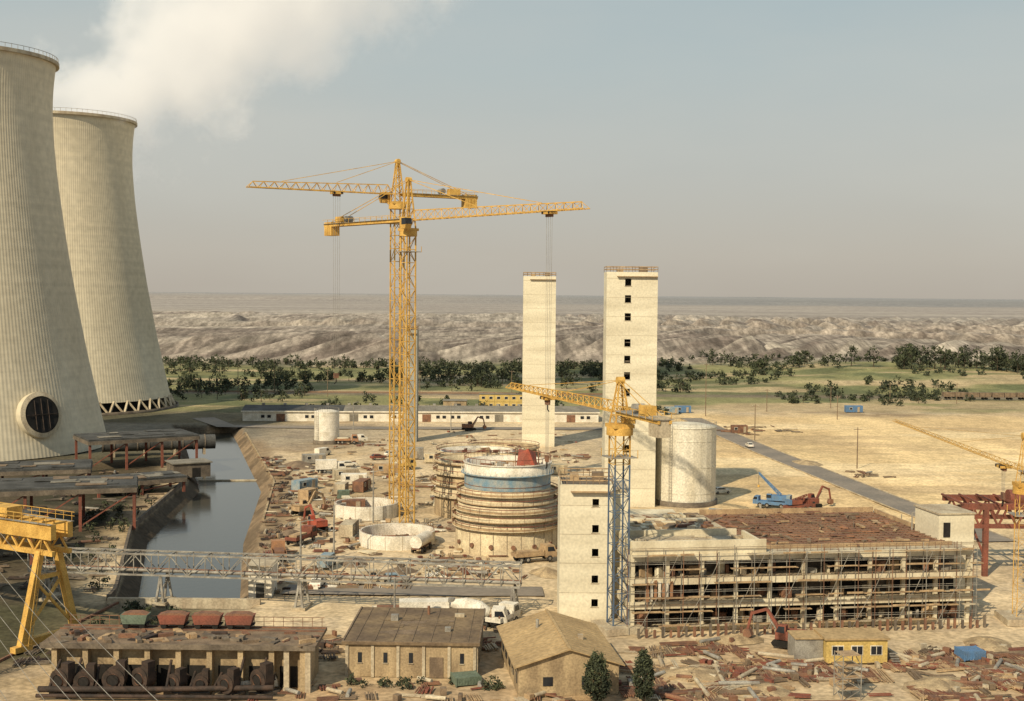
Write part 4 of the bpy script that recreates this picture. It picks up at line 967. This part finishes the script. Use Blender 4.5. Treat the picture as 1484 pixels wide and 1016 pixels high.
# ---------------------------------------------------------------- vegetation
def foliage(name,trees,seed,quad=1.0,trunk=True):
    rs=np.random.RandomState(seed); V=[];F=[];MI=[];nv=0
    TV=Part('t')
    for (x,y,h,r,n) in trees:
        zg=gz(x,y)-.1 if y>440 else 0
        cb=h*(.08 if r<h*.3 else .15); nc=max(5,int(n/9))
        u=rs.normal(size=(nc,3)); u/=np.linalg.norm(u,axis=1)[:,None]; rad=rs.uniform(.45,1.0,nc)**.6
        c=u*rad[:,None]*np.array([r,r,(h-cb)/2]); c[:,2]+=cb+(h-cb)/2; c[:,:2]*=(1.15-.55*np.clip((c[:,2:3]-cb)/(h-cb),0,1)); 
        tone=np.clip((rs.rand(nc)*1.2+(c[:,2]/h)*1.2-.45),0,2.2).astype(int)
        tone=2-np.clip(tone,0,2)
        k=9; cen=np.repeat(c,k,0)+rs.normal(size=(nc*k,3))*quad*.55; tn=np.repeat(tone,k)
        a_=rs.normal(size=(nc*k,3)); a_/=np.linalg.norm(a_,axis=1)[:,None]; b_=np.cross(a_,rs.normal(size=(nc*k,3))); b_/=np.linalg.norm(b_,axis=1)[:,None]
        s_=rs.uniform(.35,.8,(nc*k,1))*quad; off=np.array([x,y,zg])
        q4=np.stack([cen-a_*s_,cen-b_*s_*.6,cen+a_*s_,cen+b_*s_*.6],1)
        q4[...,2]=np.maximum(q4[...,2],.05); q4=q4+off
        V.append(q4.reshape(-1,3)); m_=nc*k; F.append((np.arange(m_*4)+nv).reshape(-1,4)); MI.append(tn); nv+=m_*4
        if trunk:
            TV.tube((x,y,zg),(x,y,zg+h*.7),h*.022+.05,'bark',5,r2=.05,cap=False)
            for i in range(3):
                t=rs.rand()*6.28; TV.tube((x,y,zg+h*(.3+.1*i)),(x+r*.6*math.cos(t),y+r*.6*math.sin(t),zg+h*(.5+.12*i)),h*.01+.03,'bark',4,r2=.03,cap=False)
    V=np.concatenate(V);F=np.concatenate(F);MI=np.concatenate(MI)
    vl=V.tolist()+[tuple(p) for p in TV.v]; fl=F.tolist()+[[i+nv for i in f] for f in TV.f]
    me=bpy.data.meshes.new(name); me.from_pydata(vl,[],fl)
    for k in('leafA','leafB','leafC','bark'): me.materials.append(M[k])
    me.polygons.foreach_set('material_index',MI.tolist()+[3]*len(TV.f)); me.update()
    o=bpy.data.objects.new(name,me); scene.collection.objects.link(o)
rs=np.random.RandomState(4)
T=[]
for i in range(900):
    x=rs.uniform(-240,85); y=rs.uniform(590,800); h=rs.uniform(2.2,6.5)
    if fbm(np.array(x/30),np.array(y/30),2,81)<.48 and y<750: continue
    T.append((x,y,h,h*rs.uniform(.45,.65),70))
for i in range(30): T.append((rs.choice([-60,-40,-20,0,25])+rs.normal()*8,650+rs.normal()*15,rs.uniform(6,9),rs.uniform(3,5),150))
foliage('distant_tree_belt',T,1,1.0)
T=[]
for i in range(1200):
    x=rs.uniform(40,430); y=rs.uniform(530,830)
    if fbm(np.array(x/40),np.array(y/40),2,83)<(.54 if y<740 else .47): continue
    h=rs.uniform(1.2,4.2) 
    T.append((x,y,h,h*rs.uniform(.6,1.0),50))
for i in range(46):
    T.append((rs.choice([225,245,270,290,280,200,320])+rs.normal()*9,730+rs.normal()*14,rs.uniform(8,14),rs.uniform(4.5,7.5),230))
for i in range(16): T.append((rs.uniform(120,190),rs.uniform(740,790),rs.uniform(5,9),rs.uniform(3,5),150))
for i in range(25): T.append((rs.uniform(320,420),rs.uniform(720,800),rs.uniform(5,9),rs.uniform(3,5),150))
foliage('meadow_shrubs',T,2,1.1)
T=[]
for i in range(150):
    x=rs.uniform(-235,-90); y=rs.uniform(520,600); T.append((x,y,rs.uniform(2,6),rs.uniform(1.5,3),50))
for i in range(60): x=rs.uniform(-85,60); T.append((x,rs.uniform(470,540),rs.uniform(1,4),rs.uniform(1,2.2),40))
foliage('railway_hedgerow',T,3,.9)
T=[]
for i in range(26): x=rs.uniform(-56,-44); T.append((x,rs.uniform(154,178),rs.uniform(1,3),rs.uniform(.8,1.8),90))
for i in range(34): y=rs.uniform(188,300); T.append((float(Lx(y))-rs.uniform(5,16),y,rs.uniform(.8,2.6),rs.uniform(.8,1.8),70))
foliage('canal_bank_bushes',T,5,.4)
T=[]
for i in range(22): T.append((rs.uniform(-20,0),rs.uniform(143.5,146.5),rs.uniform(.4,1.1),rs.uniform(.4,.9),70))
foliage('weed_patch',T,6,.25,False)
def tree(x,y,h,r,n,seed): foliage('poplar_tree',[(x,y,h,r,n)],seed,.26)
tree(9.6,138.5,6.0,1.6,4200,11); tree(14.8,138.8,6.4,1.25,3600,12)
# ---------------------------------------------------------------- sky, sun, camera
az=math.radians(211); el=math.radians(38)
w=bpy.data.worlds.new('World'); scene.world=w; w.use_nodes=True; nt=w.node_tree;N=nt.nodes;L=nt.links
bg=N['Background']; bg.inputs['Strength'].default_value=.1
sky=N.new('ShaderNodeTexSky'); sky.sky_type='NISHITA'; sky.sun_disc=False; sky.sun_elevation=el; sky.sun_rotation=az; sky.dust_density=3; sky.altitude=50
tc=N.new('ShaderNodeTexCoord'); sp=N.new('ShaderNodeSeparateXYZ'); L.new(tc.outputs['Generated'],sp.inputs[0])
rp=N.new('ShaderNodeValToRGB'); L.new(sp.outputs[2],rp.inputs[0]); cr=rp.color_ramp
cr.elements[0].position=0; cr.elements[0].color=(.50,.45,.38,1); cr.elements[1].position=.9; cr.elements[1].color=(.22,.32,.42,1)
for p_,c_ in ((.03,(.53,.49,.42,1)),(.09,(.52,.52,.475,1)),(.17,(.47,.53,.52,1)),(.26,(.40,.50,.525,1)),(.45,(.30,.40,.48,1))):
    e=cr.elements.new(p_); e.color=c_
n=nz(1.9,8,(1,1,3.2)); r=N.new('ShaderNodeMapRange'); r.inputs['From Min'].default_value=.44; r.inputs['From Max'].default_value=.70; r.inputs['To Max'].default_value=.45; L.new(n.outputs['Fac'],r.inputs['Value'])
mc_=N.new('ShaderNodeMix'); mc_.data_type='RGBA'; L.new(r.outputs[0],mc_.inputs['Factor']); L.new(rp.outputs[0],mc_.inputs['A']); mc_.inputs['B'].default_value=(.63,.61,.54,1)
sc_=N.new('ShaderNodeVectorMath'); sc_.operation='SCALE'; sc_.inputs['Scale'].default_value=10; L.new(mc_.outputs['Result'],sc_.inputs[0])
mx=N.new('ShaderNodeMix'); mx.data_type='RGBA'; mx.inputs['Factor'].default_value=.9; L.new(sky.outputs[0],mx.inputs['A']); L.new(sc_.outputs[0],mx.inputs['B']); L.new(mx.outputs['Result'],bg.inputs['Color'])
sl=bpy.data.lights.new('sun','SUN'); sl.energy=4.7; sl.angle=math.radians(.6); sl.color=(1,.85,.61)
so=bpy.data.objects.new('sun',sl); scene.collection.objects.link(so)
sd=Vector((math.sin(az)*math.cos(el),math.cos(az)*math.cos(el),math.sin(el))); so.rotation_euler=sd.to_track_quat('Z','Y').to_euler(); so.location=(0,0,200)
cd=bpy.data.cameras.new('camera'); cd.lens=45; cd.sensor_width=36; cd.clip_end=80000; cd.clip_start=.5
cam=bpy.data.objects.new('camera',cd); scene.collection.objects.link(cam)
cam.matrix_world=Matrix.Translation((0,0,45))@Matrix.Rotation(math.radians(87.5),4,'X')@Matrix.Rotation(math.radians(.5),4,'Z')
scene.camera=cam
scene.view_settings.view_transform='Standard'; scene.view_settings.look='None'; scene.view_settings.exposure=0
